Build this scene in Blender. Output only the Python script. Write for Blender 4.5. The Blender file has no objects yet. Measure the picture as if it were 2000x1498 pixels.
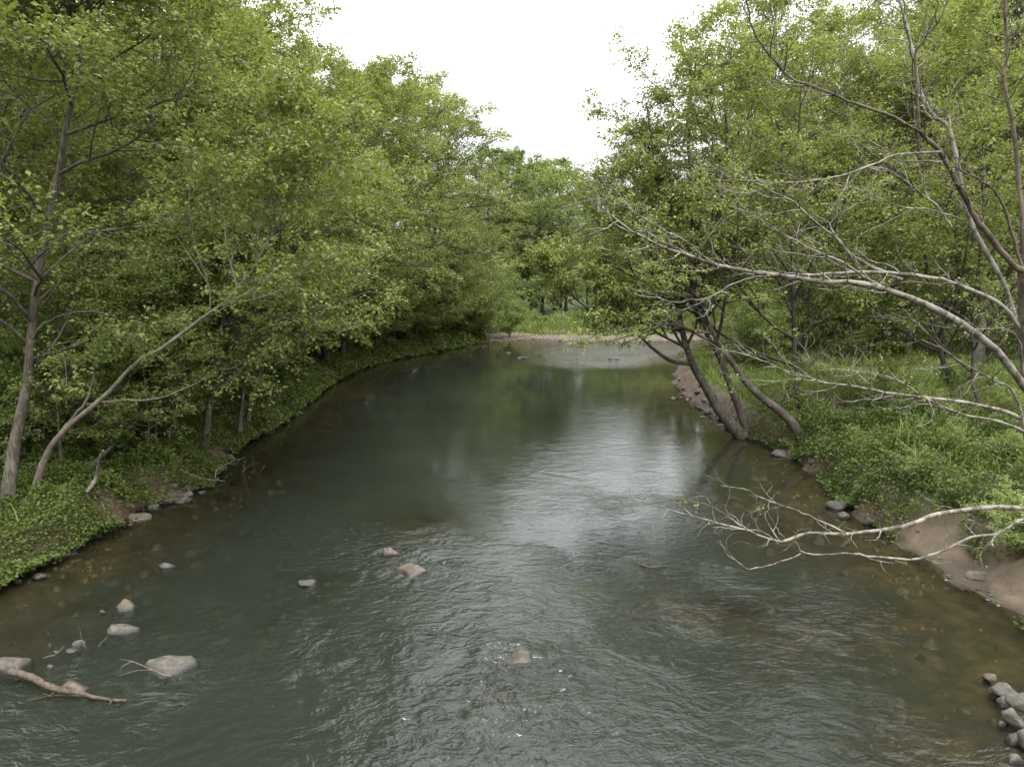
import bpy, bmesh, math, random
import numpy as np
from mathutils import noise as mnoise, Vector

R = math.radians
scene = bpy.context.scene
COL = scene.collection

# ------------------------------------------------------------------ camera
CAM_H = 6.0
PITCH = 8.6
FPX = 1387.0                                  # focal length in pixels of the 2000 px wide photograph
cam_d = bpy.data.cameras.new('camera')
cam_d.sensor_width = 36.0
cam_d.lens = 36.0 * FPX / 2000.0
cam_d.clip_start, cam_d.clip_end = 0.1, 3000.0
cam = bpy.data.objects.new('camera', cam_d)
COL.objects.link(cam)
cam.location = (0, 0, CAM_H)
cam.rotation_euler = (R(90 - PITCH), 0, 0)
scene.camera = cam

# ------------------------------------------------------------------ overcast sky and soft sun
SUN_EL, SUN_AZ = 55.0, 150.0
world = bpy.data.worlds.new('World')
scene.world = world
world.use_nodes = True
nt = world.node_tree
nt.nodes.clear()
def wn(t, **kw):
    n = nt.nodes.new(t)
    for k, v in kw.items(): setattr(n, k, v)
    return n
out = wn('ShaderNodeOutputWorld'); bg = wn('ShaderNodeBackground')
sky = wn('ShaderNodeTexSky', sky_type='NISHITA')
sky.sun_disc = False
sky.sun_elevation = R(SUN_EL); sky.sun_rotation = R(SUN_AZ)
sky.air_density = 1.0; sky.dust_density = 4.0; sky.ozone_density = 1.0
hs = wn('ShaderNodeHueSaturation'); hs.inputs['Saturation'].default_value = 0.25
nt.links.new(sky.outputs[0], hs.inputs['Color'])
tc = wn('ShaderNodeTexCoord'); sep = wn('ShaderNodeSeparateXYZ')
nt.links.new(tc.outputs['Generated'], sep.inputs[0])
mr = wn('ShaderNodeMapRange'); mr.inputs['From Min'].default_value = 0; mr.inputs['From Max'].default_value = 1
mr.inputs['To Min'].default_value = 2.6; mr.inputs['To Max'].default_value = 26.0     # overcast luminance: brighter overhead
nt.links.new(sep.outputs['Z'], mr.inputs['Value'])
cl = wn('ShaderNodeTexNoise'); cl.inputs['Scale'].default_value = 2.2; cl.inputs['Detail'].default_value = 5
mapn = wn('ShaderNodeMapping'); mapn.inputs['Scale'].default_value = (1, 1, 2.5)
nt.links.new(tc.outputs['Generated'], mapn.inputs[0]); nt.links.new(mapn.outputs[0], cl.inputs['Vector'])
mc = wn('ShaderNodeMapRange'); mc.inputs['From Min'].default_value = 0.3; mc.inputs['From Max'].default_value = 0.7
mc.inputs['To Min'].default_value = 0.9; mc.inputs['To Max'].default_value = 1.1
nt.links.new(cl.outputs[0], mc.inputs['Value'])
mul = wn('ShaderNodeMath', operation='MULTIPLY')
nt.links.new(mr.outputs[0], mul.inputs[0]); nt.links.new(mc.outputs[0], mul.inputs[1])
tint = wn('ShaderNodeVectorMath', operation='SCALE'); tint.inputs[0].default_value = (0.975, 1.0, 1.028)
nt.links.new(mul.outputs[0], tint.inputs['Scale'])
mixs = wn('ShaderNodeMix', data_type='RGBA'); mixs.inputs['Factor'].default_value = 0.85
nt.links.new(hs.outputs[0], mixs.inputs['A']); nt.links.new(tint.outputs[0], mixs.inputs['B'])
nt.links.new(mixs.outputs['Result'], bg.inputs['Color'])
bg.inputs['Strength'].default_value = 0.13
nt.links.new(bg.outputs[0], out.inputs[0])

sun_d = bpy.data.lights.new('sun', 'SUN')
sun_d.energy = 1.5; sun_d.angle = R(35); sun_d.color = (1.0, 0.97, 0.92)
sun = bpy.data.objects.new('sun', sun_d); COL.objects.link(sun)
sun.rotation_euler = (R(90 - SUN_EL), 0, R(180 - SUN_AZ))

scene.view_settings.view_transform = 'Standard'
scene.view_settings.look = 'None'
scene.view_settings.exposure = 1.2
scene.view_settings.gamma = 1.0
scene.view_settings.use_curve_mapping = False
scene.render.engine = 'CYCLES'
cy = scene.cycles
cy.max_bounces = 8; cy.diffuse_bounces = 4; cy.glossy_bounces = 3; cy.transmission_bounces = 4; cy.transparent_max_bounces = 8
cy.caustics_reflective = False; cy.caustics_refractive = False
cy.use_denoising = True

# ------------------------------------------------------------------ helpers
def ray(px, py):
    u = (px - 1000.0) / FPX; v = -(py - 749.0) / FPX
    c, s = math.cos(R(PITCH)), math.sin(R(PITCH))
    return np.array([u, c + v * s, -s + v * c])
def ground(px, py, z=0.0):
    d = ray(px, py); t = (z - CAM_H) / d[2]
    return np.array([0, 0, CAM_H]) + d * t
def at(px, py, Y):
    d = ray(px, py); t = Y / d[1]
    return np.array([0, 0, CAM_H]) + d * t
def norm(v):
    return v / np.maximum(np.linalg.norm(v, axis=-1, keepdims=True), 1e-9)

def tag(o, label=None, cat=None, group=None, kind=None):
    if label: o['label'] = label
    if cat: o['category'] = cat
    if group: o['group'] = group
    if kind: o['kind'] = kind
    return o
def link(name, data, parent=None):
    o = bpy.data.objects.new(name, data); COL.objects.link(o)
    if parent is not None: o.parent = parent
    return o

class MB:
    """collects vertices and faces (quads and triangles) with a material slot and a tint per face"""
    def __init__(s): s.v = []; s.f = []; s.m = []; s.t = []; s.n = 0; s.sm = []
    def add(s, v, f, mat=0, tint=None, smooth=True):
        v = np.asarray(v, float).reshape(-1, 3); f = np.asarray(f, int)
        if f.shape[1] == 3: f = np.hstack([f, -np.ones((len(f), 1), int)])
        s.v.append(v); s.f.append(np.where(f >= 0, f + s.n, -1)); s.n += len(v)
        s.m.append(np.full(len(f), mat)); s.sm.append(np.full(len(f), smooth))
        s.t.append(np.zeros(len(f)) if tint is None else np.broadcast_to(tint, (len(f),)))
    def mesh(s, name, mats):
        me = bpy.data.meshes.new(name)
        v = np.vstack(s.v); f = np.vstack(s.f); nf = len(f)
        tot = (f >= 0).sum(1)
        me.vertices.add(len(v)); me.vertices.foreach_set('co', v.astype(np.float32).ravel())
        li = f[f >= 0]
        me.loops.add(len(li)); me.loops.foreach_set('vertex_index', li.astype(np.int32))
        me.polygons.add(nf)
        me.polygons.foreach_set('loop_start', np.concatenate([[0], np.cumsum(tot)[:-1]]).astype(np.int32))
        me.polygons.foreach_set('material_index', np.concatenate(s.m).astype(np.int32))
        me.polygons.foreach_set('use_smooth', np.concatenate(s.sm).astype(bool))
        a = me.attributes.new('tint', 'FLOAT', 'FACE'); a.data.foreach_set('value', np.concatenate(s.t).astype(np.float32))
        for m in mats: me.materials.append(m)
        me.update(calc_edges=True); me.validate()
        return me

def tubes(mb, P, Rd, sides=6, mat=0, cap=True):
    """P [N,Q,3], Rd [N,Q]"""
    P = np.asarray(P, float); Rd = np.asarray(Rd, float)
    N, Q, _ = P.shape
    T = np.empty_like(P); T[:, 1:-1] = P[:, 2:] - P[:, :-2]; T[:, 0] = P[:, 1] - P[:, 0]; T[:, -1] = P[:, -1] - P[:, -2]
    T = norm(T); md = norm(P[:, -1] - P[:, 0])
    ax = np.zeros((N, 3)); ax[np.arange(N), np.argmin(np.abs(md), axis=1)] = 1
    U = norm(np.cross(T, ax[:, None, :])); V = np.cross(T, U)
    a = np.arange(sides) * 2 * math.pi / sides
    v = P[:, :, None, :] + Rd[:, :, None, None] * (np.cos(a)[None, None, :, None] * U[:, :, None, :] + np.sin(a)[None, None, :, None] * V[:, :, None, :])
    idx = np.arange(N * Q * sides).reshape(N, Q, sides); nx = np.roll(idx, -1, axis=2)
    f = np.stack([idx[:, :-1], nx[:, :-1], nx[:, 1:], idx[:, 1:]], -1).reshape(-1, 4)
    mb.add(v, f, mat)
    if cap and sides >= 5:
        for i in range(N):
            c = mb.n
            ring = v[i, -1]
            mb.add(np.vstack([ring, ring.mean(0)]), np.array([[k, (k + 1) % sides, sides] for k in range(sides)]), mat)

def spline(pts, n):
    """Catmull-Rom through pts (any dims), n samples"""
    p = np.asarray(pts, float)
    p = np.vstack([2 * p[0] - p[1], p, 2 * p[-1] - p[-2]])
    seg = len(p) - 3
    t = np.linspace(0, seg, n); i = np.minimum(t.astype(int), seg - 1); u = (t - i)[:, None]
    a, b, c, d = p[i], p[i + 1], p[i + 2], p[i + 3]
    return 0.5 * (2 * b + (c - a) * u + (2 * a - 5 * b + 4 * c - d) * u ** 2 + (3 * b - a - 3 * c + d) * u ** 3)

def leaves(mb, p, out, size, rng, mat=0, up=0.9, tilt=0.55, width=0.62, tint=None, droop=0.25):
    M = len(p)
    n = norm(np.array([0, 0, up]) + rng.normal(0, tilt, (M, 3)))
    a = out + rng.normal(0, 0.6, (M, 3)); a[:, 2] -= droop
    a = norm(a - n * (a * n).sum(1, keepdims=True))
    b = np.cross(n, a)
    L = size * rng.uniform(0.5, 1.4, (M, 1)); W = L * width * rng.uniform(0.85, 1.15, (M, 1))
    mid = p + a * L * 0.45
    v = np.stack([p, mid + b * W / 2 + n * L * 0.1, p + a * L - n * L * 0.08, mid - b * W / 2 + n * L * 0.1], 1)
    f = np.arange(M * 4).reshape(M, 4)
    mb.add(v, f, mat, rng.uniform(0, 1, M) if tint is None else tint, smooth=False)

def children(P, Rd, n, rng, t0, t1, ang, length, lenprof, steps, rad, uplift, wig, planar=0.0, bias=(0, 0, 0), minang=None):
    """n children on every parent path; returns paths and radii"""
    N, Q, _ = P.shape
    t = t0 + (t1 - t0) * (np.arange(n)[None, :] + rng.uniform(0.05, 0.95, (N, n))) / n
    g = t * (Q - 1); i = np.minimum(g.astype(int), Q - 2); u = (g - i)[..., None]
    ii = np.arange(N)[:, None]
    base = P[ii, i] * (1 - u) + P[ii, i + 1] * u
    br = Rd[ii, i] * (1 - u[..., 0]) + Rd[ii, i + 1] * u[..., 0]
    T = norm(P[ii, i + 1] - P[ii, i])
    plen = np.linalg.norm(np.diff(P, axis=1), axis=2).sum(1)[:, None]
    upv = np.array([0, 0, 1.0])
    side = np.cross(T, upv); bad = np.linalg.norm(side, axis=-1) < 0.15
    side[bad] = np.array([1.0, 0, 0]); side = norm(side)
    oth = np.cross(side, T)
    ph = (np.arange(n)[None, :] * 2.39996 + rng.uniform(0, 6.28, (N, 1)) + rng.normal(0, 0.5, (N, n)))
    if planar > 0:
        s = np.where((np.arange(n)[None, :] % 2) == 0, 1.0, -1.0)
        c1 = s * np.ones((N, n)); c2 = rng.normal(0.1, 1 - planar, (N, n))
    else:
        c1, c2 = np.cos(ph), np.sin(ph)
    lat = norm(side * c1[..., None] + oth * c2[..., None])
    A = R(ang) + rng.normal(0, 0.16, (N, n))
    d = norm(T * np.cos(A)[..., None] + lat * np.sin(A)[..., None] + np.array(bias))
    L = (length if length > 0 else -length * plen) * lenprof(t) * rng.uniform(0.75, 1.25, (N, n))
    L = L * np.ones((N, n))
    bz = np.array(bias); bn = np.linalg.norm(bz)
    if bn > 0: L = L * (1 + 0.5 * (d @ (bz / bn)))
    out = np.empty((N, n, steps + 1, 3)); out[:, :, 0] = base
    cur = d
    for k in range(steps):
        out[:, :, k + 1] = out[:, :, k] + cur * (L / steps)[..., None]
        cur = norm(cur + upv * uplift + rng.normal(0, wig, cur.shape))
    r0 = np.minimum(br * 0.75, rad * (0.6 + 0.8 * L / max(L.mean(), 1e-6)) if rad > 0 else 1)
    rr = r0[..., None] * np.linspace(1, 0.25, steps + 1)[None, None]
    return out.reshape(N * n, steps + 1, 3), rr.reshape(N * n, steps + 1)

def leaf_points(P, n, rng, t0=0.1, jit=0.05):
    N, Q, _ = P.shape
    t = t0 + (1 - t0) * rng.uniform(0, 1, (N, n)) ** 0.85
    g = t * (Q - 1); i = np.minimum(g.astype(int), Q - 2); u = (g - i)[..., None]; ii = np.arange(N)[:, None]
    p = P[ii, i] * (1 - u) + P[ii, i + 1] * u + rng.normal(0, jit, (N, n, 3))
    T = norm(P[ii, i + 1] - P[ii, i])
    s = np.where((np.arange(n) % 2) == 0, 1.0, -1.0)[None, :, None]
    o = norm(T * 0.6 + s * norm(np.cross(T, np.array([0, 0.01, 1.0]))))
    return p.reshape(-1, 3), o.reshape(-1, 3)

# ------------------------------------------------------------------ materials
def mat_new(name):
    m = bpy.data.materials.new(name); m.use_nodes = True; m.node_tree.nodes.clear()
    return m, m.node_tree
def N_(t, ty, **kw):
    n = t.nodes.new(ty)
    for k, v in kw.items():
        if k in n.inputs: n.inputs[k].default_value = v
        else: setattr(n, k, v)
    return n
def ramp(t, stops):
    r = t.nodes.new('ShaderNodeValToRGB'); e = r.color_ramp.elements
    while len(e) < len(stops): e.new(0.5)
    for k, (p, c) in enumerate(stops):
        e[k].position = p; e[k].color = (*c, 1)
    return r

def leaf_material(name, dark, mid, light, trans=0.35, rough=0.55):
    m, t = mat_new(name); L = t.links.new
    at_ = N_(t, 'ShaderNodeAttribute', attribute_name='tint')
    oi = N_(t, 'ShaderNodeObjectInfo')
    no = N_(t, 'ShaderNodeTexNoise'); no.inputs['Scale'].default_value = 0.55
    ge = N_(t, 'ShaderNodeNewGeometry'); L(ge.outputs['Position'], no.inputs['Vector'])
    a = N_(t, 'ShaderNodeMath', operation='MULTIPLY_ADD'); L(at_.outputs['Fac'], a.inputs[0]); a.inputs[1].default_value = 0.45
    b = N_(t, 'ShaderNodeMath', operation='MULTIPLY_ADD'); L(oi.outputs['Random'], b.inputs[0]); b.inputs[1].default_value = 0.28
    L(no.outputs[0], b.inputs[2]); c = N_(t, 'ShaderNodeMath', operation='SUBTRACT'); L(b.outputs[0], c.inputs[0]); c.inputs[1].default_value = 0.36
    L(c.outputs[0], a.inputs[2])
    r = ramp(t, [(0.0, dark), (0.5, mid), (1.0, light)]); L(a.outputs[0], r.inputs[0])
    p = N_(t, 'ShaderNodeBsdfPrincipled'); L(r.outputs[0], p.inputs['Base Color'])
    p.inputs['Roughness'].default_value = rough; p.inputs['Specular IOR Level'].default_value = 0.22
    tr = N_(t, 'ShaderNodeBsdfTranslucent')
    hv = N_(t, 'ShaderNodeHueSaturation'); hv.inputs['Value'].default_value = 1.25; hv.inputs['Saturation'].default_value = 1.15; hv.inputs['Hue'].default_value = 0.49
    L(r.outputs[0], hv.inputs['Color']); L(hv.outputs[0], tr.inputs['Color'])
    mx = N_(t, 'ShaderNodeAddShader'); hv.inputs['Value'].default_value = trans * 2.2     # light through the blade adds to what it reflects
    L(p.outputs[0], mx.inputs[0]); L(tr.outputs[0], mx.inputs[1])
    o = N_(t, 'ShaderNodeOutputMaterial'); L(mx.outputs[0], o.inputs[0])
    return m

def bark_material(name, c0, c1, c2, scale=6.0, stretch=0.25, bump=0.6, patch=None, rough=0.9):
    m, t = mat_new(name); L = t.links.new
    co = N_(t, 'ShaderNodeTexCoord'); mp = N_(t, 'ShaderNodeMapping'); mp.inputs['Scale'].default_value = (1, 1, stretch)
    L(co.outputs['Object'], mp.inputs[0])
    n1 = N_(t, 'ShaderNodeTexNoise', Scale=scale * 3, Detail=6.0, Roughness=0.65); L(mp.outputs[0], n1.inputs['Vector'])
    n2 = N_(t, 'ShaderNodeTexNoise', Scale=scale * 0.35, Detail=3.0); L(co.outputs['Object'], n2.inputs['Vector'])
    r = ramp(t, [(0.3, c0), (0.5, c1), (0.72, c2)]); L(n1.outputs[0], r.inputs[0])
    col = r.outputs[0]
    if patch:
        r2 = ramp(t, [(0.44, (0, 0, 0)), (0.52, (1, 1, 1))])
        n3 = N_(t, 'ShaderNodeTexNoise', Scale=scale * 0.9, Detail=4.0, Roughness=0.6); L(co.outputs['Object'], n3.inputs['Vector'])
        L(n3.outputs[0], r2.inputs[0])
        mx = N_(t, 'ShaderNodeMix', data_type='RGBA'); L(r2.outputs[0], mx.inputs['Factor']); L(col, mx.inputs['A']); mx.inputs['B'].default_value = (*patch, 1)
        col = mx.outputs['Result']
    hv = N_(t, 'ShaderNodeHueSaturation'); L(col, hv.inputs['Color'])
    mr_ = N_(t, 'ShaderNodeMapRange'); mr_.inputs['From Min'].default_value = 0.3; mr_.inputs['From Max'].default_value = 0.7
    mr_.inputs['To Min'].default_value = 0.65; mr_.inputs['To Max'].default_value = 1.35; L(n2.outputs[0], mr_.inputs[0]); L(mr_.outputs[0], hv.inputs['Value'])
    p = N_(t, 'ShaderNodeBsdfPrincipled'); L(hv.outputs[0], p.inputs['Base Color']); p.inputs['Roughness'].default_value = rough
    p.inputs['Specular IOR Level'].default_value = 0.25
    bp = N_(t, 'ShaderNodeBump', Strength=bump, Distance=0.02); L(n1.outputs[0], bp.inputs['Height']); L(bp.outputs[0], p.inputs['Normal'])
    o = N_(t, 'ShaderNodeOutputMaterial'); L(p.outputs[0], o.inputs[0])
    return m

M_LEAF = leaf_material('river_birch_leaf', (0.056, 0.073, 0.014), (0.097, 0.118, 0.028), (0.142, 0.160, 0.050))
M_LEAF_B = leaf_material('bright_leaf', (0.064, 0.088, 0.018), (0.098, 0.126, 0.032), (0.136, 0.160, 0.052), 0.4)
M_LEAF_FAR = leaf_material('far_leaf', (0.056, 0.078, 0.020), (0.088, 0.112, 0.032), (0.120, 0.142, 0.048))
M_LEAF_SYC = leaf_material('young_sycamore_leaf', (0.062, 0.078, 0.014), (0.092, 0.108, 0.022), (0.135, 0.135, 0.038), 0.35)
M_COVER = leaf_material('ground_cover_leaf', (0.026, 0.038, 0.008), (0.050, 0.069, 0.013), (0.086, 0.106, 0.025), 0.3)
M_GRASS = leaf_material('grass_blade', (0.060, 0.085, 0.018), (0.092, 0.118, 0.030), (0.140, 0.155, 0.055), 0.3)
M_BARK = bark_material('grey_brown_bark', (0.035, 0.029, 0.022), (0.085, 0.072, 0.056), (0.17, 0.15, 0.12))
M_BARK_DARK = bark_material('dark_bark', (0.02, 0.017, 0.013), (0.05, 0.042, 0.032), (0.10, 0.088, 0.068))
M_BARK_SYC = bark_material('sycamore_bark', (0.038, 0.030, 0.021), (0.075, 0.061, 0.045), (0.12, 0.103, 0.080), 6.0, 0.6, 0.4, (0.165, 0.150, 0.124), 0.75)
M_BARK_SYCD = bark_material('sycamore_limb_bark', (0.028, 0.021, 0.014), (0.052, 0.040, 0.028), (0.085, 0.068, 0.05), 6.0, 0.6, 0.4, (0.085, 0.069, 0.051), 0.8)
M_TWIG = bark_material('dead_wood', (0.045, 0.036, 0.026), (0.10, 0.083, 0.064), (0.175, 0.15, 0.122), 9.0, 0.6, 0.3)
M_PALE = bark_material('pale_smooth_bark', (0.08, 0.068, 0.048), (0.15, 0.13, 0.098), (0.23, 0.20, 0.155), 6.0, 0.5, 0.3)
M_DRIFT = bark_material('driftwood', (0.020, 0.015, 0.010), (0.058, 0.044, 0.031), (0.115, 0.093, 0.070), 8.0, 0.5, 0.5)

# ------------------------------------------------------------------ river outline and terrain
LEFT_PX = [(0, 1142), (60, 1112), (130, 1078), (230, 1024), (300, 990), (385, 956), (440, 895), (470, 868), (530, 838), (580, 800), (640, 752), (700, 722), (770, 702), (850, 688), (940, 670)]
RIGHT_PX = [(2000, 1212), (1935, 1180), (1880, 1150), (1810, 1102), (1720, 1036), (1650, 985), (1590, 918), (1530, 884), (1430, 840), (1385, 806), (1335, 772), (1322, 748)]
LB = [ground(*p)[:2] for p in LEFT_PX]; RB = [ground(*p)[:2] for p in RIGHT_PX]
left_line = [np.array([-11.5, -20.]), np.array([-11.0, 0.]), np.array([-10.6, 7.])] + LB
far_line = [ground(1040, 664)[:2], ground(1150, 668)[:2], ground(1250, 668)[:2], np.array([24., 67.]), np.array([48., 72.]), np.array([90., 82.])]
right_line = [np.array([7.0, -20.]), np.array([7.2, 0.]), np.array([7.5, 8.3]), np.array([8.1, 10.])] + RB + [ground(1318, 720)[:2], ground(1335, 700)[:2], np.array([17., 55.]), np.array([28., 58.]), np.array([50., 61.]), np.array([90., 66.])]
POLY = np.array(left_line + far_line + right_line[::-1])

def sdist(x, y):
    """signed distance to the river outline, negative over the water"""
    x = np.asarray(x, float); y = np.asarray(y, float); sh = x.shape
    x = x.ravel(); y = y.ravel()
    d2 = np.full(x.shape, 1e18); ins = np.zeros(x.shape, bool)
    n = len(POLY)
    for k in range(n):
        ax, ay = POLY[k]; bx, by = POLY[(k + 1) % n]
        ex, ey = bx - ax, by - ay; L2 = ex * ex + ey * ey + 1e-12
        t = np.clip(((x - ax) * ex + (y - ay) * ey) / L2, 0, 1)
        d2 = np.minimum(d2, (x - ax - t * ex) ** 2 + (y - ay - t * ey) ** 2)
        c = ((ay > y) != (by > y)) & (x < ex * (y - ay) / (ey if abs(ey) > 1e-9 else 1e-9) + ax)
        ins ^= c
    d = np.sqrt(d2); d[ins] *= -1
    return d.reshape(sh)

_rs = np.random.RandomState(5)
def make_noise(k, seed):
    r = np.random.RandomState(seed)
    th = r.uniform(0, 2 * math.pi, k); ph = r.uniform(0, 2 * math.pi, k); fr = r.uniform(0.6, 1.6, k)
    def f(x, y, s):
        o = 0
        for a, b, c in zip(th, ph, fr):
            o = o + np.sin((x * np.cos(a) + y * np.sin(a)) * c * 2 * math.pi / s + b)
        return o / math.sqrt(k)
    return f
nzA, nzB, nzC = make_noise(7, 1), make_noise(7, 2), make_noise(9, 3)
def smooth(e0, e1, x):
    t = np.clip((x - e0) / (e1 - e0), 0, 1); return t * t * (3 - 2 * t)

SAND_C = ground(1840, 1110)[:2]
def sand_w(x, y):
    # low sand bar at the right bank
    return np.exp(-(((x - 9.3) / 2.0) ** 2 + ((y - 13.6) / 2.3) ** 2) ** 1.5)
def bar_w(x, y):
    return smooth(57, 62, y) * smooth(-8, -2, x)
def height(x, y, d=None):
    if d is None: d = sdist(x, y)
    sw = sand_w(x, y); bw = bar_w(x, y)
    dd = d + 0.22 * nzA(x, y, 2.6) + 0.10 * nzB(x, y, 0.9)
    # land
    steep = 0.75 * smooth(0.0, 0.9, dd) + 0.55 * smooth(0.8, 6, dd) + 0.02 * np.clip(dd, 0, 80) + 0.06 * nzA(x, y, 5) * smooth(0.5, 3, dd)
    sandb = 0.10 * np.clip(dd, 0, 1.6) + 0.022 * nzB(x, y, 0.7) * smooth(0.1, 0.6, dd) + 0.02 * nzA(x, y, 1.7) * smooth(0.1, 0.6, dd) + 0.7 * smooth(0.8, 1.5, dd) + 0.5 * smooth(2, 6, dd)
    grav = 0.045 * np.clip(dd, 0, 9) + 0.10 * smooth(0, 0.6, dd) + 0.9 * smooth(4, 12, dd) + 0.05 * nzB(x, y, 3)
    land = steep * (1 - sw) * (1 - bw) + sandb * sw + grav * bw * (1 - sw)
    land = land + 9.0 * smooth(60, 260, d) + 14 * smooth(120, 400, d)
    # river bed
    q = np.clip(-dd, 0, 50)
    deep = 0.62 * smooth(0, 6.0, q) + 0.06 * smooth(0, 0.25, q) + 0.13 * nzA(x, y, 4.5) * smooth(0.5, 3, q) + 0.05 * nzB(x, y, 1.3) * smooth(0.3, 1.5, q)
    rif = smooth(50, 58, y)
    deep = deep * (1 - 0.65 * rif)
    sh = 0.0
    for (px, py, sx, sy, a) in SHOALS:
        c = ground(px, py); sh = sh + a * np.exp(-((x - c[0]) / sx) ** 2 - ((y - c[1]) / sy) ** 2)
    deep = np.maximum(deep - sh, 0.09)
    bed = -np.where(q > 0, np.maximum(deep, 0.02 * smooth(0, 0.1, q)), 0)
    return np.where(dd > 0, land, bed)
SHOALS = [(810, 1045, 1.0, 1.7, 0.46), (1290, 1150, 0.9, 1.6, 0.3), (1400, 1200, 1.2, 0.8, 0.25), (980, 1290, 0.9, 0.5, 0.3), (620, 1130, 0.9, 0.7, 0.25),
          (930, 1360, 0.8, 0.5, 0.25), (300, 1440, 0.9, 0.5, 0.22), (880, 1240, 1.0, 0.5, 0.2), (1480, 1300, 0.8, 0.7, 0.2)]

def axis(lo, hi, step, far_lo, far_hi, g=1.16):
    a = list(np.arange(lo, hi + 1e-6, step)); s = step
    while a[-1] < far_hi: s *= g; a.append(a[-1] + s)
    s = step
    while a[0] > far_lo: s *= g; a.insert(0, a[0] - s)
    return np.array(a)
def grid_mesh(name, xs, ys, z, mats, attrs=None, mask=None):
    X, Y = np.meshgrid(xs, ys)
    v = np.stack([X, Y, z], -1).reshape(-1, 3)
    idx = np.arange(len(v)).reshape(len(ys), len(xs))
    f = np.stack([idx[:-1, :-1], idx[:-1, 1:], idx[1:, 1:], idx[1:, :-1]], -1).reshape(-1, 4)
    if mask is not None:
        f = f[mask.ravel()[f].any(1)]
        used, inv = np.unique(f, return_inverse=True); f = inv.reshape(-1, 4); v = v[used]
        if attrs: attrs = {k: a.ravel()[used] for k, a in attrs.items()}
    mb = MB(); mb.add(v, f)
    me = mb.mesh(name, mats)
    for k, a in (attrs or {}).items():
        at_ = me.attributes.new(k, 'FLOAT', 'POINT'); at_.data.foreach_set('value', a.ravel().astype(np.float32))
    return me

def ground_material():
    m, t = mat_new('earth_and_bed'); L = t.links.new
    ge = N_(t, 'ShaderNodeNewGeometry')
    def noise(s, d=5.0, r=0.6):
        n = N_(t, 'ShaderNodeTexNoise', Scale=s, Detail=d, Roughness=r); L(ge.outputs['Position'], n.inputs['Vector']); return n
    def attr(n): return N_(t, 'ShaderNodeAttribute', attribute_name=n).outputs['Fac']
    def mix(f, a, b):
        mx = N_(t, 'ShaderNodeMix', data_type='RGBA'); L(f, mx.inputs['Factor']); L(a, mx.inputs['A']); L(b, mx.inputs['B']); return mx.outputs['Result']
    soil = ramp(t, [(0.3, (0.035, 0.024, 0.015)), (0.5, (0.075, 0.052, 0.034)), (0.7, (0.13, 0.095, 0.065))]); n1 = noise(5.0, 8.0, 0.7); L(n1.outputs[0], soil.inputs[0])
    moss = ramp(t, [(0.35, (0.03, 0.045, 0.012)), (0.6, (0.065, 0.09, 0.022)), (0.75, (0.11, 0.13, 0.04))]); n2 = noise(3.0, 8.0, 0.7); L(n2.outputs[0], moss.inputs[0])
    land = mix(attr('green'), soil.outputs[0], moss.outputs[0])
    sand = ramp(t, [(0.3, (0.058, 0.042, 0.026)), (0.5, (0.098, 0.073, 0.048)), (0.72, (0.140, 0.108, 0.075))]); n3 = noise(2.2, 9.0, 0.72); L(n3.outputs[0], sand.inputs[0])
    land = mix(attr('sand'), land, sand.outputs[0])
    bed = ramp(t, [(0.3, (0.030, 0.026, 0.015)), (0.48, (0.066, 0.052, 0.030)), (0.6, (0.105, 0.080, 0.047)), (0.75, (0.17, 0.135, 0.088))]); n4 = noise(1.6, 8.0, 0.68); L(n4.outputs[0], bed.inputs[0])
    vo = N_(t, 'ShaderNodeTexVoronoi', Scale=5.5); L(ge.outputs['Position'], vo.inputs['Vector'])
    vr = ramp(t, [(0.0, (1.1, 1.1, 1.1)), (0.5, (0.75, 0.75, 0.75)), (0.75, (0.45, 0.45, 0.45))]); L(vo.outputs['Distance'], vr.inputs[0])
    bm = N_(t, 'ShaderNodeMix', data_type='RGBA', blend_type='MULTIPLY'); bm.inputs['Factor'].default_value = 0.55; L(bed.outputs[0], bm.inputs['A']); L(vr.outputs[0], bm.inputs['B'])
    col = mix(attr('under'), land, bm.outputs['Result'])
    sp = N_(t, 'ShaderNodeSeparateXYZ'); L(ge.outputs['Position'], sp.inputs[0])          # damp earth just above the water
    wz = N_(t, 'ShaderNodeMath', operation='MULTIPLY_ADD'); L(n3.outputs[0], wz.inputs[0]); wz.inputs[1].default_value = -0.16; L(sp.outputs['Z'], wz.inputs[2])
    wr = N_(t, 'ShaderNodeMapRange'); wr.inputs['From Min'].default_value = -0.07; wr.inputs['From Max'].default_value = 0.02; wr.inputs['To Min'].default_value = 0.5; wr.inputs['To Max'].default_value = 1.0; L(wz.outputs[0], wr.inputs[0])
    un = N_(t, 'ShaderNodeMath', operation='MAXIMUM'); L(wr.outputs[0], un.inputs[0]); L(attr('under'), un.inputs[1])
    hw = N_(t, 'ShaderNodeHueSaturation'); L(col, hw.inputs['Color']); L(un.outputs[0], hw.inputs['Value'])
    p = N_(t, 'ShaderNodeBsdfPrincipled'); L(hw.outputs[0], p.inputs['Base Color']); p.inputs['Roughness'].default_value = 0.85; p.inputs['Specular IOR Level'].default_value = 0.3
    nb = noise(14.0, 8.0, 0.7)
    bp = N_(t, 'ShaderNodeBump', Strength=0.8, Distance=0.08); L(nb.outputs[0], bp.inputs['Height']); L(bp.outputs[0], p.inputs['Normal'])
    o = N_(t, 'ShaderNodeOutputMaterial'); L(p.outputs[0], o.inputs[0])
    return m
M_GROUND = ground_material()

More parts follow.
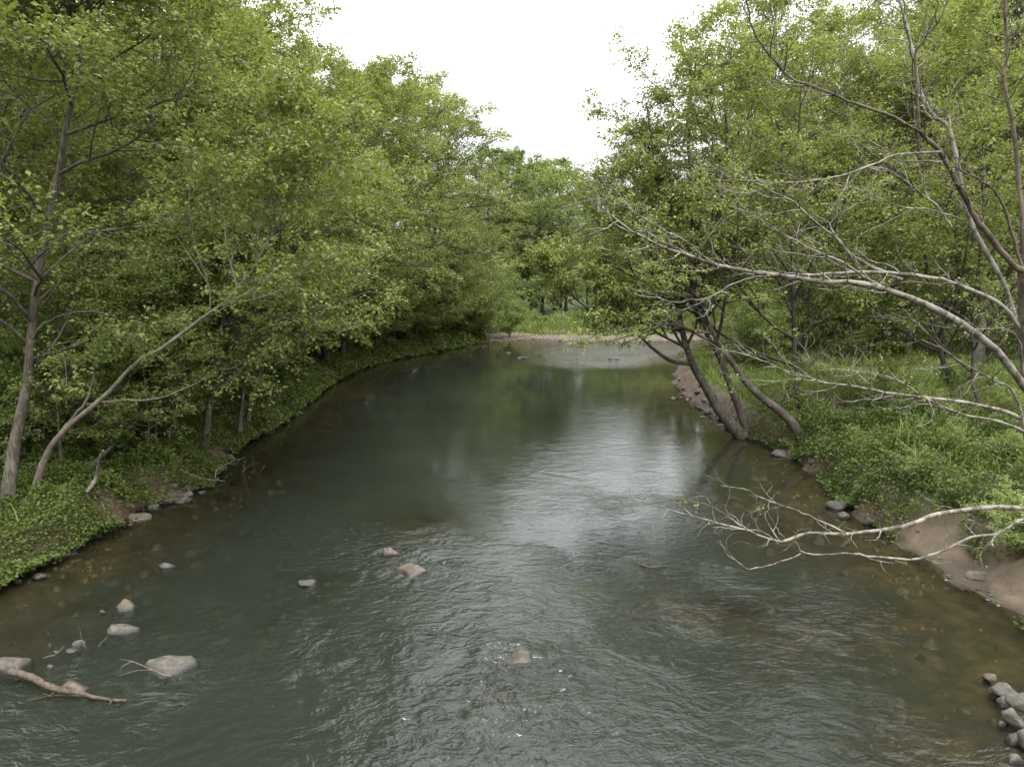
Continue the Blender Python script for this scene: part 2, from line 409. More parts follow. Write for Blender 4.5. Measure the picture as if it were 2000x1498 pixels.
gx = axis(-22, 24, 0.24, -900, 900); gy = axis(4, 72, 0.3, -60, 1500)
GX, GY = np.meshgrid(gx, gy)
GD = sdist(GX, GY); GZ = height(GX, GY, GD)
def green_w(x, y, d):
    right = smooth(2, 8, x)
    g = (0.55 + 0.45 * right) * smooth(0.3, 1.4, d) * (1 - 0.85 * sand_w(x, y)) * (1 - bar_w(x, y) * (1 - smooth(3, 7, d)))
    return np.clip(g + 0.2 * nzB(x, y, 3), 0, 1) * smooth(0.2, 0.8, d)
sandA = np.clip(sand_w(GX, GY) * smooth(1.7, 1.0, GD) * 1.25 + bar_w(GX, GY) * smooth(7, 3, GD) * 0.8, 0, 1)
me = grid_mesh('ground', gx, gy, GZ, [M_GROUND], {'green': green_w(GX, GY, GD), 'sand': sandA, 'under': smooth(0.05, -0.15, GD)})
ground_o = tag(link('ground', me), kind='structure')

# ------------------------------------------------------------------ water
def water_material():
    m, t = mat_new('river_water'); L = t.links.new
    ge = N_(t, 'ShaderNodeNewGeometry')
    dep = N_(t, 'ShaderNodeAttribute', attribute_name='depth').outputs['Fac']
    rip = N_(t, 'ShaderNodeAttribute', attribute_name='ripple').outputs['Fac']
    def noise(s, sc, d, dist=0.0, rot=0.0):
        mp = N_(t, 'ShaderNodeMapping'); mp.inputs['Scale'].default_value = sc; mp.inputs['Rotation'].default_value = (0, 0, rot)
        L(ge.outputs['Position'], mp.inputs[0])
        n = N_(t, 'ShaderNodeTexNoise', Scale=s, Detail=d, Roughness=0.55, Distortion=dist); L(mp.outputs[0], n.inputs['Vector']); return n.outputs[0]
    a = noise(1.6, (0.9, 1.35, 1), 3.0, 1.8, 0.35); b = noise(5.0, (0.9, 1.3, 1), 3.0, 1.5, -0.35); c = noise(14.0, (1.0, 1.2, 1), 2.0, 0.8, 0.1)
    a2 = N_(t, 'ShaderNodeMath', operation='MULTIPLY_ADD'); L(b, a2.inputs[0]); a2.inputs[1].default_value = 0.5; L(a, a2.inputs[2])
    ad = N_(t, 'ShaderNodeMath', operation='MULTIPLY_ADD'); L(c, ad.inputs[0]); ad.inputs[1].default_value = 0.07; L(a2.outputs[0], ad.inputs[2])
    h = N_(t, 'ShaderNodeMath', operation='MULTIPLY'); L(ad.outputs[0], h.inputs[0]); L(rip, h.inputs[1])
    bp = N_(t, 'ShaderNodeBump', Strength=1.0, Distance=0.085); L(h.outputs[0], bp.inputs['Height'])
    fr = N_(t, 'ShaderNodeFresnel', IOR=1.33); L(bp.outputs[0], fr.inputs['Normal'])
    gl = N_(t, 'ShaderNodeBsdfGlossy', Roughness=0.04); L(bp.outputs[0], gl.inputs['Normal']); gl.inputs['Color'].default_value = (1, 1, 1, 1)
    # body: clear over shallow bed, murky green where deep
    mk = N_(t, 'ShaderNodeMath', operation='MULTIPLY'); L(dep, mk.inputs[0]); mk.inputs[1].default_value = -2.3
    ex = N_(t, 'ShaderNodeMath', operation='EXPONENT'); L(mk.outputs[0], ex.inputs[0])
    iv = N_(t, 'ShaderNodeMath', operation='SUBTRACT'); iv.inputs[0].default_value = 1.0; L(ex.outputs[0], iv.inputs[1])
    tr = N_(t, 'ShaderNodeBsdfTransparent'); tr.inputs['Color'].default_value = (0.75, 0.72, 0.59, 1)
    df = N_(t, 'ShaderNodeBsdfDiffuse'); df.inputs['Color'].default_value = (0.0150, 0.0188, 0.0140, 1)
    bd = N_(t, 'ShaderNodeMixShader'); L(iv.outputs[0], bd.inputs[0]); L(tr.outputs[0], bd.inputs[1]); L(df.outputs[0], bd.inputs[2])
    mx = N_(t, 'ShaderNodeMixShader'); L(fr.outputs[0], mx.inputs[0]); L(bd.outputs[0], mx.inputs[1]); L(gl.outputs[0], mx.inputs[2])
    o = N_(t, 'ShaderNodeOutputMaterial'); L(mx.outputs[0], o.inputs[0])
    return m
M_WATER = water_material()

# (px, py, width px, height px, tone, label)
RIVER_ROCKS = [
 (765, 1076, 38, 20, 'tan', 'small rounded tan rock in mid-river, just upstream of a longer one'),
 (803, 1112, 74, 27, 'tan', 'long smooth tan rock in mid-river with water breaking at its left end'),
 (594, 1138, 46, 15, 'grey', 'low pale rock tip just breaking the water left of mid-river'),
 (247, 1178, 47, 32, 'brown', 'rounded rusty-topped rock standing in the shallows by the left bank'),
 (229, 1224, 74, 32, 'grey', 'smooth oval grey rock between the rusty-topped rock and the big flat boulder'),
 (325, 1296, 112, 50, 'flat', 'biggest flat-topped grey boulder in the river with a twig against it'),
 (14, 1294, 80, 36, 'grey', 'pale sloping rock cut by the left edge of the photo'),
 (140, 1342, 62, 22, 'tan', 'tan rock lying in the water behind the driftwood log'),
 (1012, 1278, 84, 26, 'wedge', 'brown wedge-shaped rock half under the water in mid-stream'),
 (198, 1192, 16, 11, 'grey', 'tiny grey stone left of the rusty-topped rock'),
 (151, 1256, 28, 18, 'grey', 'small slanting grey stone left of the oval grey rock'),
 (136, 1270, 26, 9, 'tan', 'thin tan stone beside the upright twig in the shallows'),
 (108, 1273, 15, 11, 'grey', 'pebble-like grey stone at the foot of the sticks near the left edge'),
 (97, 1259, 10, 11, 'grey', 'tiniest upright grey stone near the left edge'),
 (97, 1300, 18, 13, 'grey', 'small wet grey stone above the driftwood log end'),
 (322, 1104, 32, 14, 'grey', 'low grey stone nearly drowned in the left shallows'),
 (140, 1072, 22, 10, 'grey', 'small pale stone in the water under the left bank bushes'),
 (30, 1133, 24, 9, 'grey', 'flat pale stone at the waterline close to the left edge'),
 (72, 1124, 30, 8, 'grey', 'thin pale stone under the drooping bank plants at left'),
 (1200, 701, 26, 5, 'brown', 'flat dark stone in the far riffle'),
 (1020, 698, 22, 6, 'dark', 'dark stone in the far pool before the gravel bar'),
 (992, 689, 14, 4, 'dark', 'smaller dark stone behind and left of the dark far stone'),
 (866, 1098, 16, 8, 'dark', 'dark wet stone just right of the long tan rock'),
]
wx = axis(-12, 10.5, 0.09, -14, 92, 1.07); wy = axis(6.5, 20, 0.075, -20, 84, 1.016)
WX, WY = np.meshgrid(wx, wy)
WD = sdist(WX, WY)
WH = height(WX, WY, WD)
# real waves: slow swells, wakes behind the rocks, riffles
near = smooth(30, 14, WY)
patch = smooth(-0.2, 1.1, nzA(WX + 3, WY, 6.0) + 0.6 * nzB(WX, WY, 2.4))
act = 0.018 + 0.035 * smooth(34, 24, WY) + 0.47 * smooth(24, 12.5, WY) ** 1.2 * (0.10 + 1.1 * patch) + 1.0 * smooth(44, 52, WY) * smooth(0, 4.5, WX)
for (px, py, sx, sy, a) in [(740, 868, 1.5, 3.0, 0.20), (440, 1030, 1.3, 1.6, 0.42), (1130, 905, 2.2, 4.0, 0.10), (1180, 800, 2.5, 4.0, 0.06), (1010, 1200, 2.2, 2.4, 0.20), (1000, 1450, 3.0, 1.4, 0.36), (1560, 1200, 1.8, 1.6, 0.15)]:
    c = ground(px, py); act = act + a * np.exp(-((WX - c[0]) / sx) ** 2 - ((WY - c[1]) / sy) ** 2)
act = np.clip(act * (1 - 0.75 * smooth(4.0, 0.8, -WD)), 0.015, 1.6)
Z = np.zeros_like(WX)
rw = np.random.RandomState(11)
wxx = WX + 0.25 * nzB(WX, WY, 2.0); wyy = WY + 0.25 * nzA(WX + 9, WY, 2.3)
for k in range(26):
    lam = rw.uniform(0.28, 1.1); th = math.pi / 2 + rw.normal(0.0, 0.65); am = 0.0028 * lam
    res = smooth(1.0, 3.0, lam / np.maximum(0.075 * 1.0, 0.006 * WY))
    Z += am * res * np.sin((wxx * math.cos(th) + wyy * math.sin(th)) * 2 * math.pi / lam + rw.uniform(0, 6.28))
Z *= act * (0.7 + 0.5 * nzC(WX, WY, 3.1))
for (px, py, w, hh, tone, lab) in RIVER_ROCKS[:9] + [(430, 1195, 60, 0, '', ''), (1340, 1215, 60, 0, '', ''), (960, 1410, 120, 0, '', ''), (780, 1425, 90, 0, '', ''), (1230, 1430, 90, 0, '', ''), (250, 1400, 80, 0, '', ''), (1400, 1110, 60, 0, '', ''), (1100, 1330, 60, 0, '', ''), (620, 1300, 60, 0, '', '')]:
    c = ground(px, py); dx = wxx + 0.22 * nzA(WX, WY, 1.1) - c[0]; dy = -(wyy - c[1]) + 0.2       # the current runs towards the camera
    wr = max(0.25, w / FPX * c[1] * 0.6)
    arm = np.abs(dx) - 0.42 * np.clip(dy, 0, 9)
    env = np.exp(-(arm / (0.22 + 0.07 * np.clip(dy, 0, 5))) ** 2) * np.exp(-np.clip(dy, 0, 9) / 2.2) * (dy > -0.3)
    Z += 0.026 * env * np.sin(arm * 2 * math.pi / 0.34 + 0.6)
    act += 0.28 * np.exp(-((dx / (wr + 0.4 + 0.35 * np.clip(dy, 0, 5))) ** 2)) * np.exp(-np.abs(dy - 0.4) / 1.2)
me = grid_mesh('river_water', wx, wy, Z, [M_WATER], {'depth': np.clip(-WH, 0, 3), 'ripple': np.clip(act, 0.015, 1.5)}, mask=(WD < 0.7))
water_o = tag(link('river', me), kind='structure')

# ------------------------------------------------------------------ rocks
def rock_material(name, c0, c1, c2, stain):
    m, t = mat_new(name); L = t.links.new
    co = N_(t, 'ShaderNodeTexCoord'); ge = N_(t, 'ShaderNodeNewGeometry')
    n1 = N_(t, 'ShaderNodeTexNoise', Scale=9.0, Detail=9.0, Roughness=0.7); L(ge.outputs['Position'], n1.inputs['Vector'])
    n2 = N_(t, 'ShaderNodeTexNoise', Scale=2.6, Detail=4.0); L(ge.outputs['Position'], n2.inputs['Vector'])
    r = ramp(t, [(0.3, c0), (0.5, c1), (0.72, c2)]); L(n1.outputs[0], r.inputs[0])
    r2 = ramp(t, [(0.48, (0, 0, 0)), (0.66, (1, 1, 1))]); L(n2.outputs[0], r2.inputs[0])
    mx = N_(t, 'ShaderNodeMix', data_type='RGBA'); L(r2.outputs[0], mx.inputs['Factor']); L(r.outputs[0], mx.inputs['A']); mx.inputs['B'].default_value = (*stain, 1)
    # the wet band at the waterline
    sp = N_(t, 'ShaderNodeSeparateXYZ'); L(ge.outputs['Position'], sp.inputs[0])
    ad = N_(t, 'ShaderNodeMath', operation='MULTIPLY_ADD'); L(n1.outputs[0], ad.inputs[0]); ad.inputs[1].default_value = -0.06; L(sp.outputs['Z'], ad.inputs[2])
    wr = N_(t, 'ShaderNodeMapRange'); wr.inputs['From Min'].default_value = 0.0; wr.inputs['From Max'].default_value = 0.05; wr.inputs['To Min'].default_value = 0.38; wr.inputs['To Max'].default_value = 1.0
    L(ad.outputs[0], wr.inputs[0])
    hv = N_(t, 'ShaderNodeHueSaturation'); L(mx.outputs['Result'], hv.inputs['Color']); L(wr.outputs[0], hv.inputs['Value'])
    rg = N_(t, 'ShaderNodeMapRange'); rg.inputs['From Min'].default_value = 0.38; rg.inputs['From Max'].default_value = 1.0; rg.inputs['To Min'].default_value = 0.25; rg.inputs['To Max'].default_value = 0.85
    L(wr.outputs[0], rg.inputs[0])
    p = N_(t, 'ShaderNodeBsdfPrincipled'); L(hv.outputs[0], p.inputs['Base Color']); L(rg.outputs[0], p.inputs['Roughness']); p.inputs['Specular IOR Level'].default_value = 0.35
    bp = N_(t, 'ShaderNodeBump', Strength=0.55, Distance=0.03); L(n1.outputs[0], bp.inputs['Height']); L(bp.outputs[0], p.inputs['Normal'])
    o = N_(t, 'ShaderNodeOutputMaterial'); L(p.outputs[0], o.inputs[0])
    return m
ROCK = {'grey': rock_material('grey_rock', (0.022, 0.019, 0.015), (0.062, 0.055, 0.044), (0.120, 0.109, 0.091), (0.042, 0.034, 0.025)),
        'tan': rock_material('tan_rock', (0.034, 0.026, 0.019), (0.083, 0.067, 0.050), (0.140, 0.117, 0.091), (0.054, 0.041, 0.029)),
        'brown': rock_material('rusty_rock', (0.036, 0.028, 0.019), (0.078, 0.061, 0.040), (0.130, 0.105, 0.074), (0.075, 0.050, 0.026)),
        'dark': rock_material('dark_rock', (0.035, 0.03, 0.026), (0.075, 0.064, 0.055), (0.14, 0.12, 0.10), (0.06, 0.05, 0.035))}
ROCK['flat'] = ROCK['slab'] = ROCK['grey']; ROCK['wedge'] = ROCK['brown']
def rock_mesh(seed, sx, sy, sz, style, sub=3):
    bm = bmesh.new(); bmesh.ops.create_icosphere(bm, subdivisions=sub, radius=1.0)
    r = random.Random(seed); off = Vector((r.uniform(0, 90), r.uniform(0, 90), r.uniform(0, 90)))
    cuts = []
    for _ in range(12 if style == 'slab' else 8 if style in ('flat', 'wedge') else 6):
        nrm = Vector((r.gauss(0, 1), r.gauss(0, 1), r.gauss(0.25, 0.8))).normalized(); cuts.append((nrm, r.uniform(0.38, 0.7) if style == 'slab' else r.uniform(0.52, 0.82)))
    if style == 'flat': cuts.append((Vector((0.05, -0.12, 1)).normalized(), 0.45))
    if style == 'wedge': cuts.append((Vector((-0.5, -0.1, 0.85)).normalized(), 0.3))
    for v in bm.verts:
        p = v.co.copy()
        for nrm, c in cuts:
            q = p.dot(nrm)
            if q > c: p -= nrm * (q - c) * 0.95
        k = 1 + 0.16 * mnoise.noise(p * 1.6 + off) + 0.09 * mnoise.noise(p * 3.5 + off) + 0.04 * mnoise.noise(p * 9 + off)
        p *= k
        v.co = Vector((p.x * sx, p.y * sy, p.z * sz))
    for f in bm.faces: f.smooth = True
    me = bpy.data.meshes.new('rock'); bm.to_mesh(me); bm.free()
    return me
def place_rock(px, py, w, hh, tone, label, seed, name='rock', group=None, z=0.0, sub=3, rotz=0.0):
    """px, py is the middle of what shows above the water or bank"""
    base = ground(px, py + hh * 0.42, z)
    dist = base[1]
    sx = w / FPX * dist / 2 * 1.07
    hz = hh / FPX * dist * 0.62                                  # visible height above the waterline
    sz = max(hz * 1.25, sx * 0.3); sy = sx * 0.72 if tone != 'flat' else sx * 0.62
    me = rock_mesh(seed, sx, sy, sz, tone, sub); me.materials.append(ROCK[tone])
    o = link(name, me); o.location = (base[0], base[1] + sy * 0.55, z + hz - sz * 0.92)
    o.rotation_euler = (0, 0, rotz)
    return tag(o, label, 'rock', group)
for i, (px, py, w, hh, tone, lab) in enumerate(RIVER_ROCKS):
    place_rock(px, py, w, hh, tone, lab, 100 + i, 'river_rock', rotz=0.0 if tone in ('wedge', 'flat') else random.Random(i).uniform(-0.3, 0.3))
BANK_ROCKS = [
 (268, 1006, 48, 18, 'tan', 'flat tan slab at the left waterline, nearest of the bank rock line', 0.03),
 (238, 1019, 13, 10, 'tan', 'small rounded tan stone left of the flat tan slab', 0.03),
 (252, 1024, 16, 9, 'tan', 'small tan stone in front of the flat tan slab', 0.0),
 (298, 989, 24, 13, 'dark', 'dark rounded stone right behind the flat tan slab', 0.05),
 (350, 973, 42, 14, 'grey', 'long grey slab in the left bank rubble', 0.03),
 (322, 976, 24, 12, 'grey', 'grey stone joined to the left end of the long grey slab', 0.06),
 (312, 966, 26, 13, 'tan', 'tan block on top of the left bank rubble', 0.14),
 (332, 962, 22, 10, 'grey', 'pale block high in the left bank rubble', 0.17),
 (366, 962, 20, 11, 'tan', 'reddish block above the right end of the long grey slab', 0.14),
 (392, 960, 18, 8, 'grey', 'small grey stone off the right end of the left bank rubble', 0.0),
 (413, 948, 13, 6, 'grey', 'lone small stone in the water below the fallen pale branch', 0.0),
 (444, 890, 28, 13, 'grey', 'pale rounded stone at the left waterline above the fallen branch', 0.05),
 (583, 804, 25, 7, 'tan', 'pale flat stone at the far left waterline, farthest along', 0.0),
 (1538, 884, 56, 12, 'grey', 'long pale stone below the leaning trunks on the right bank', 0.03),
 (1642, 982, 46, 22, 'grey', 'wet grey rock at the right waterline under the bramble edge', 0.05),
 (1652, 1004, 30, 12, 'dark', 'dark wet rock in front of the wet grey rock on the right', 0.0),
 (1709, 1013, 36, 22, 'grey', 'rounded mauve-grey rock at the upper end of the sand bar', 0.06),
 (1912, 1121, 42, 16, 'grey', 'half-buried grey rock at the back of the sand bar', 0.35),
 (1965, 1340, 74, 30, 'slab', 'long grey rock at the lower right edge, topmost of its pile', 0.14),
 (1940, 1322, 34, 16, 'tan', 'small pale rock on the river side of the lower right rock pile', 0.04),
 (1985, 1392, 66, 40, 'slab', 'big rounded grey rock in the middle of the lower right pile', 0.1),
 (1992, 1440, 50, 30, 'dark', 'dark wet rock under the big rounded one in the lower right pile', 0.0),
 (1992, 1476, 44, 34, 'slab', 'lowest grey rock of the lower right pile', 0.02),
 (2004, 1352, 60, 40, 'slab', 'grey slab cut by the right edge of the photo, leaning on the long grey rock', 0.25),
 (2008, 1424, 56, 44, 'slab', 'grey rock cut by the right edge behind the big rounded rock', 0.2),
 (1968, 1368, 34, 16, 'dark', 'small dark stone wedged between the long grey rock and the big rounded rock', 0.05),
 (1962, 1410, 26, 14, 'dark', 'small wet stone on the river side of the big rounded rock', 0.0),
]
for i, (px, py, w, hh, tone, lab, z) in enumerate(BANK_ROCKS):
    place_rock(px, py, w, hh, tone, lab, 300 + i, 'bank_rock', z=z)
# loose stones along the two waterlines
rr = random.Random(77)
stone_meshes = {}
for tone in ('grey', 'tan', 'dark'):
    for k in range(3):
        me = rock_mesh(500 + k + hash(tone) % 1, 1, 0.8, 0.55, 'grey', 2); me.materials.append(ROCK[tone]); stone_meshes[(tone, k)] = me
def stones_along(line, n, t0, t1, smin, smax, label, group, spread=0.35):
    L = np.array(line); seg = np.linalg.norm(np.diff(L, axis=0), axis=1); cum = np.concatenate([[0], np.cumsum(seg)])
    for _ in range(n):
        s = rr.uniform(t0, t1) * cum[-1]; i = min(np.searchsorted(cum, s) - 1, len(seg) - 1); i = max(i, 0)
        p = L[i] + (L[i + 1] - L[i]) * (s - cum[i]) / seg[i]
        x, y = p[0] + rr.gauss(0, spread), p[1] + rr.gauss(0, spread)
        sz = smin + (smax - smin) * rr.random() ** 2
        z = float(height(np.array([x]), np.array([y]))[0])
        if z < -0.12: continue
        o = link('bank_stone', stone_meshes[(rr.choice(['grey', 'tan', 'dark']), rr.randrange(3))])
        o.location = (x, y, z + 0.05 * sz); o.scale = (sz, sz * rr.uniform(0.8, 1.2), sz * rr.uniform(0.7, 1.2)); o.rotation_euler = (0, 0, rr.uniform(0, 6.28))
        tag(o, label, 'stone', group)
stones_along(LB[2:7], 60, 0, 1, 0.04, 0.17, 'small loose stone in the wet edge of the near left bank', 'loose stones along the near left waterline')
stones_along(LB[3:7], 50, 0, 1, 0.05, 0.24, 'loose stone of the rubble patch on the near left bank', 'rubble stones on the near left bank', 0.3)
stones_along(RB[1:5], 60, 0, 1, 0.025, 0.09, 'small pebble lying on the sand bar', 'pebbles on the sand bar', 0.4)
stones_along(LB[7:13], 30, 0, 1, 0.06, 0.2, 'small loose stone in the shaded edge of the far left bank', 'loose stones along the far left waterline', 0.25)
stones_along(RB[8:], 75, 0, 1, 0.07, 0.30, 'small stone of the rubble spit beyond the leaning trunks', 'rubble stones beyond the leaning trunks', 0.4)
stones_along(RB[4:8], 40, 0, 1, 0.05, 0.18, 'small loose stone at the right waterline between sand bar and trunks', 'loose stones along the right waterline')
# gravel of the far bar: countless, one mass
rng = np.random.default_rng(8)
mb = MB()
gv = rng.uniform([-6, 55], [30, 76], (16000, 2)); gd = sdist(gv[:, 0], gv[:, 1]); bwt = bar_w(gv[:, 0], gv[:, 1])
keep = (gd > -1.6) & (gd < 6) & (bwt > 0.4) & (rng.uniform(0, 1, len(gv)) < np.where(gd > 0, 0.8, 0.35)); gv = gv[keep]
gz = height(gv[:, 0], gv[:, 1]); sz = 0.05 + 0.20 * rng.uniform(0, 1, len(gv)) ** 3
tmpl = np.array([[1, 0, 0], [0.3, .9, 0], [-.8, .5, 0], [-.7, -.6, 0], [.4, -.9, 0], [0.05, .1, 0.7]]); tf = np.array([[0, 1, 5], [1, 2, 5], [2, 3, 5], [3, 4, 5], [4, 0, 5]])
an = rng.uniform(0, 6.28, len(gv)); ca, sa = np.cos(an), np.sin(an)
vv = np.stack([ca[:, None] * tmpl[:, 0] - sa[:, None] * tmpl[:, 1], sa[:, None] * tmpl[:, 0] + ca[:, None] * tmpl[:, 1], np.tile(tmpl[:, 2], (len(gv), 1))], -1) * sz[:, None, None] + np.stack([gv[:, 0], gv[:, 1], gz], -1)[:, None]
mb.add(vv, (tf[None] + 6 * np.arange(len(gv))[:, None, None]).reshape(-1, 3), smooth=False)
tag(link('gravel', mb.mesh('gravel', [rock_material('pale_gravel', (0.065, 0.052, 0.038), (0.125, 0.103, 0.08), (0.20, 0.172, 0.14), (0.11, 0.082, 0.058))])), 'stony tan gravel bar across the far end of the pool', 'gravel', kind='stuff')

mb = MB()
cv = np.vstack([rng.uniform([-11, 7], [9, 20], (2600, 2)), rng.uniform([-11, 9], [-4, 22], (900, 2)), rng.uniform([5, 9], [10, 24], (700, 2))]); cd = sdist(cv[:, 0], cv[:, 1])
cv = cv[(cd < 0.1) & (rng.uniform(0, 1, len(cv)) < 0.12 + 0.5 * smooth(0.2, 1.2, nzA(cv[:, 0], cv[:, 1], 3)))]
cz = height(cv[:, 0], cv[:, 1]); cs = 0.05 + 0.22 * rng.uniform(0, 1, len(cv)) ** 2.5; cs = np.minimum(cs, np.maximum(-cz - 0.02, 0.03) / 0.62)
an = rng.uniform(0, 6.28, len(cv)); ca, sa = np.cos(an), np.sin(an)
dome = np.array([[math.cos(k * 0.785), math.sin(k * 0.785) * 0.8, -0.1] for k in range(8)] + [[0.62 * math.cos(k * 0.785 + .3), 0.5 * math.sin(k * 0.785 + .3), 0.42] for k in range(8)] + [[0, 0, 0.56]])
df_ = np.array([[k, (k + 1) % 8, 8 + (k + 1) % 8] for k in range(8)] + [[k, 8 + (k + 1) % 8, 8 + k] for k in range(8)] + [[8 + k, 8 + (k + 1) % 8, 16] for k in range(8)])
vv = np.stack([ca[:, None] * dome[:, 0] - sa[:, None] * dome[:, 1], sa[:, None] * dome[:, 0] + ca[:, None] * dome[:, 1], np.tile(dome[:, 2], (len(cv), 1))], -1) * cs[:, None, None] * rng.uniform(0.8, 1.2, (len(cv), 17, 1)) + np.stack([cv[:, 0], cv[:, 1], cz], -1)[:, None]
mb.add(vv, (df_[None] + 17 * np.arange(len(cv))[:, None, None]).reshape(-1, 3))
tag(link('riverbed_cobbles', mb.mesh('riverbed_cobbles', [rock_material('bed_cobble', (0.12, 0.09, 0.055), (0.24, 0.185, 0.12), (0.36, 0.29, 0.20), (0.17, 0.12, 0.07))])), 'brown cobbles on the river bed seen through the shallow water', 'cobbles', kind='stuff')

# ------------------------------------------------------------------ trees
def grow(trunkP, trunkR, spec, seed, leafmat_i=0):
    rng = np.random.default_rng(seed)
    s = dict(n1=20, n2=10, n3=8, n4=13, t0=0.2, a1=62, l1=5.0, up1=0.02, bias=(0.35, 0, 0), a2=48, l2=-0.42, a3=45, l3=0.75, leaf=0.105, prof=None, droop=-0.045, r1=0.05)
    s.update(spec)
    prof = s['prof'] or (lambda t: 0.45 + 0.75 * np.sin(np.clip(t * 1.05, 0, 1) * math.pi) ** 0.8)
    P0 = np.asarray(trunkP)[None] if np.ndim(trunkP) == 2 else np.asarray(trunkP); R0 = np.asarray(trunkR)[None] if np.ndim(trunkR) == 1 else np.asarray(trunkR)
    P1, R1 = children(P0, R0, s['n1'] if len(P0) != 2 and len(P0) != 3 or s.get('multi') else int(s['n1'] * (0.72 if len(P0) == 2 else 0.55)), rng, s['t0'], 1.0, s['a1'], s['l1'], prof, 7, s['r1'], s['up1'], 0.13, bias=s['bias'])
    P2, R2 = children(P1, R1, s['n2'], rng, 0.18, 1.0, s['a2'], s['l2'], lambda t: 1.15 - 0.75 * t, 4, 0.02, s['droop'], 0.16, planar=0.35)
    P3, R3 = children(P2, R2, s['n3'], rng, 0.15, 1.0, s['a3'], s['l3'], lambda t: 1.1 - 0.5 * t, 3, 0.006, s['droop'] * 1.6, 0.14, planar=0.4)
    return P0, R0, P1, R1, P2, R2, P3, R3, rng, s

def tree_meshes(name, trunkP, trunkR, spec, seed, bark, leaf, twigs=0.5):
    P0, R0, P1, R1, P2, R2, P3, R3, rng, s = grow(trunkP, trunkR, spec, seed)
    w = MB(); tubes(w, P0, R0, 8); tubes(w, P1, R1, 5, cap=False); tubes(w, P2, R2, 4, cap=False)
    wm = w.mesh(name + '_trunk', [bark])
    c = MB()
    sel = rng.uniform(0, 1, len(P3)) < twigs
    if sel.any(): tubes(c, P3[sel][:, ::3], np.maximum(R3[sel][:, ::3], 0.0035), 3, mat=1, cap=False)
    p, o = leaf_points(P3, s['n4'], rng); leaves(c, p, o, s['leaf'], rng, droop=0.3)
    return wm, c.mesh(name + '_crown', [leaf, bark])

def simple_trunk(rng, H, lean, r0, kink=0.35, n=11):
    z = np.linspace(0, 1, n)
    x = lean * H * z ** 1.3 + np.cumsum(rng.normal(0, kink * 0.35, n)) * z; y = np.cumsum(rng.normal(0, kink * 0.35, n)) * z
    return np.stack([x, y, H * z], -1), r0 * (1 - 0.86 * z) * (1 + 0.5 * np.exp(-z * 14))

TEMPL = {}
def template(kind, k, H, lean, r0, spec, bark, leaf, stems=1):
    rng = np.random.default_rng(hash_(kind) + k)
    if stems == 1:
        P, Rr = simple_trunk(rng, H, lean, r0)
    else:
        P, Rr = [], []
        for q in range(stems):
            p, r = simple_trunk(rng, H * rng.uniform(0.75, 1.05), 0, r0 * rng.uniform(0.7, 1.1))
            a = 6.28 * q / stems + rng.uniform(-.5, .5); z = p[:, 2] / H
            p[:, 0] += math.cos(a) * z * H * 0.22 + lean * H * z; p[:, 1] += math.sin(a) * z * H * 0.22
            P.append(p); Rr.append(r)
        P, Rr = np.array(P), np.array(Rr)
    TEMPL.setdefault(kind, []).append(tree_meshes(kind, P, Rr, spec, 1000 + 37 * k + hash_(kind), bark, leaf))
def hash_(s): return sum(ord(c) * (i + 3) for i, c in enumerate(s)) % 9973

for k in range(3):
    template('overhang', k, 15.5, 0.16, 0.17, dict(n1=34, n2=12, n3=8, n4=14, t0=0.05, l1=4.4, a1=60, r1=0.034, up1=-0.015, bias=(0.3, 0, 0.06), leaf=0.118,
             prof=lambda t: 0.75 + 0.45 * np.sin(np.clip(t * 1.08 - 0.05, 0, 1) * math.pi) ** 0.7 - 0.38 * t), M_BARK_DARK, M_LEAF)
for k in range(3):
    template('upright', k, 16.5, 0.03, 0.15, dict(n1=32, n2=11, n3=8, n4=14, t0=0.15, l1=3.5, a1=55, r1=0.03, up1=0.04, bias=(0.08, 0, 0.08), leaf=0.112), M_BARK, M_LEAF)
for k in range(2):
    template('far', k, 19, 0.03, 0.2, dict(n1=32, n2=10, n3=7, n4=15, t0=0.06, l1=4.6, a1=62, up1=0.01, bias=(0.05, 0, 0.0), leaf=0.17, l3=0.9), M_BARK_DARK, M_LEAF_FAR)
for k in range(3):
    template('airy', k, 15.5, 0.05, 0.12, dict(n1=28, n2=10, n3=8, n4=15, t0=0.14, l1=3.1, a1=46, r1=0.03, up1=0.06, bias=(0.1, 0, 0.12), leaf=0.098), M_BARK, M_LEAF)
for k in range(3):
    template('sapling', k, 6.5, 0.12, 0.05, dict(n1=20, n2=8, n3=6, n4=12, t0=0.12, l1=2.3, a1=66, r1=0.02, up1=0.0, bias=(0.3, 0, 0.0), leaf=0.11, l3=0.55), M_BARK, M_LEAF_B)
for k in range(3):
    template('bush', k, 3.6, 0.05, 0.03, dict(n1=7, n2=6, n3=5, n4=12, t0=0.08, l1=1.3, a1=50, up1=0.0, bias=(0.1, 0, 0.0), leaf=0.10, l3=0.5), M_BARK, M_LEAF_B, stems=5)

def gz1(x, y): return float(height(np.array([float(x)]), np.array([float(y)]))[0])
def place_tree(name, kind, k, x, y, rot, sc, label, group=None, cat='tree', zoff=-0.1):
    wm, cm = TEMPL[kind][k % len(TEMPL[kind])]
    r = link(name, None); r.location = (x, y, max(gz1(x, y), 0.0) + zoff); r.rotation_euler = (0, 0, rot); r.scale = sc if isinstance(sc, tuple) else (sc,) * 3
    link('trunk', wm, r); link('crown', cm, r)
    return tag(r, label, cat, group)

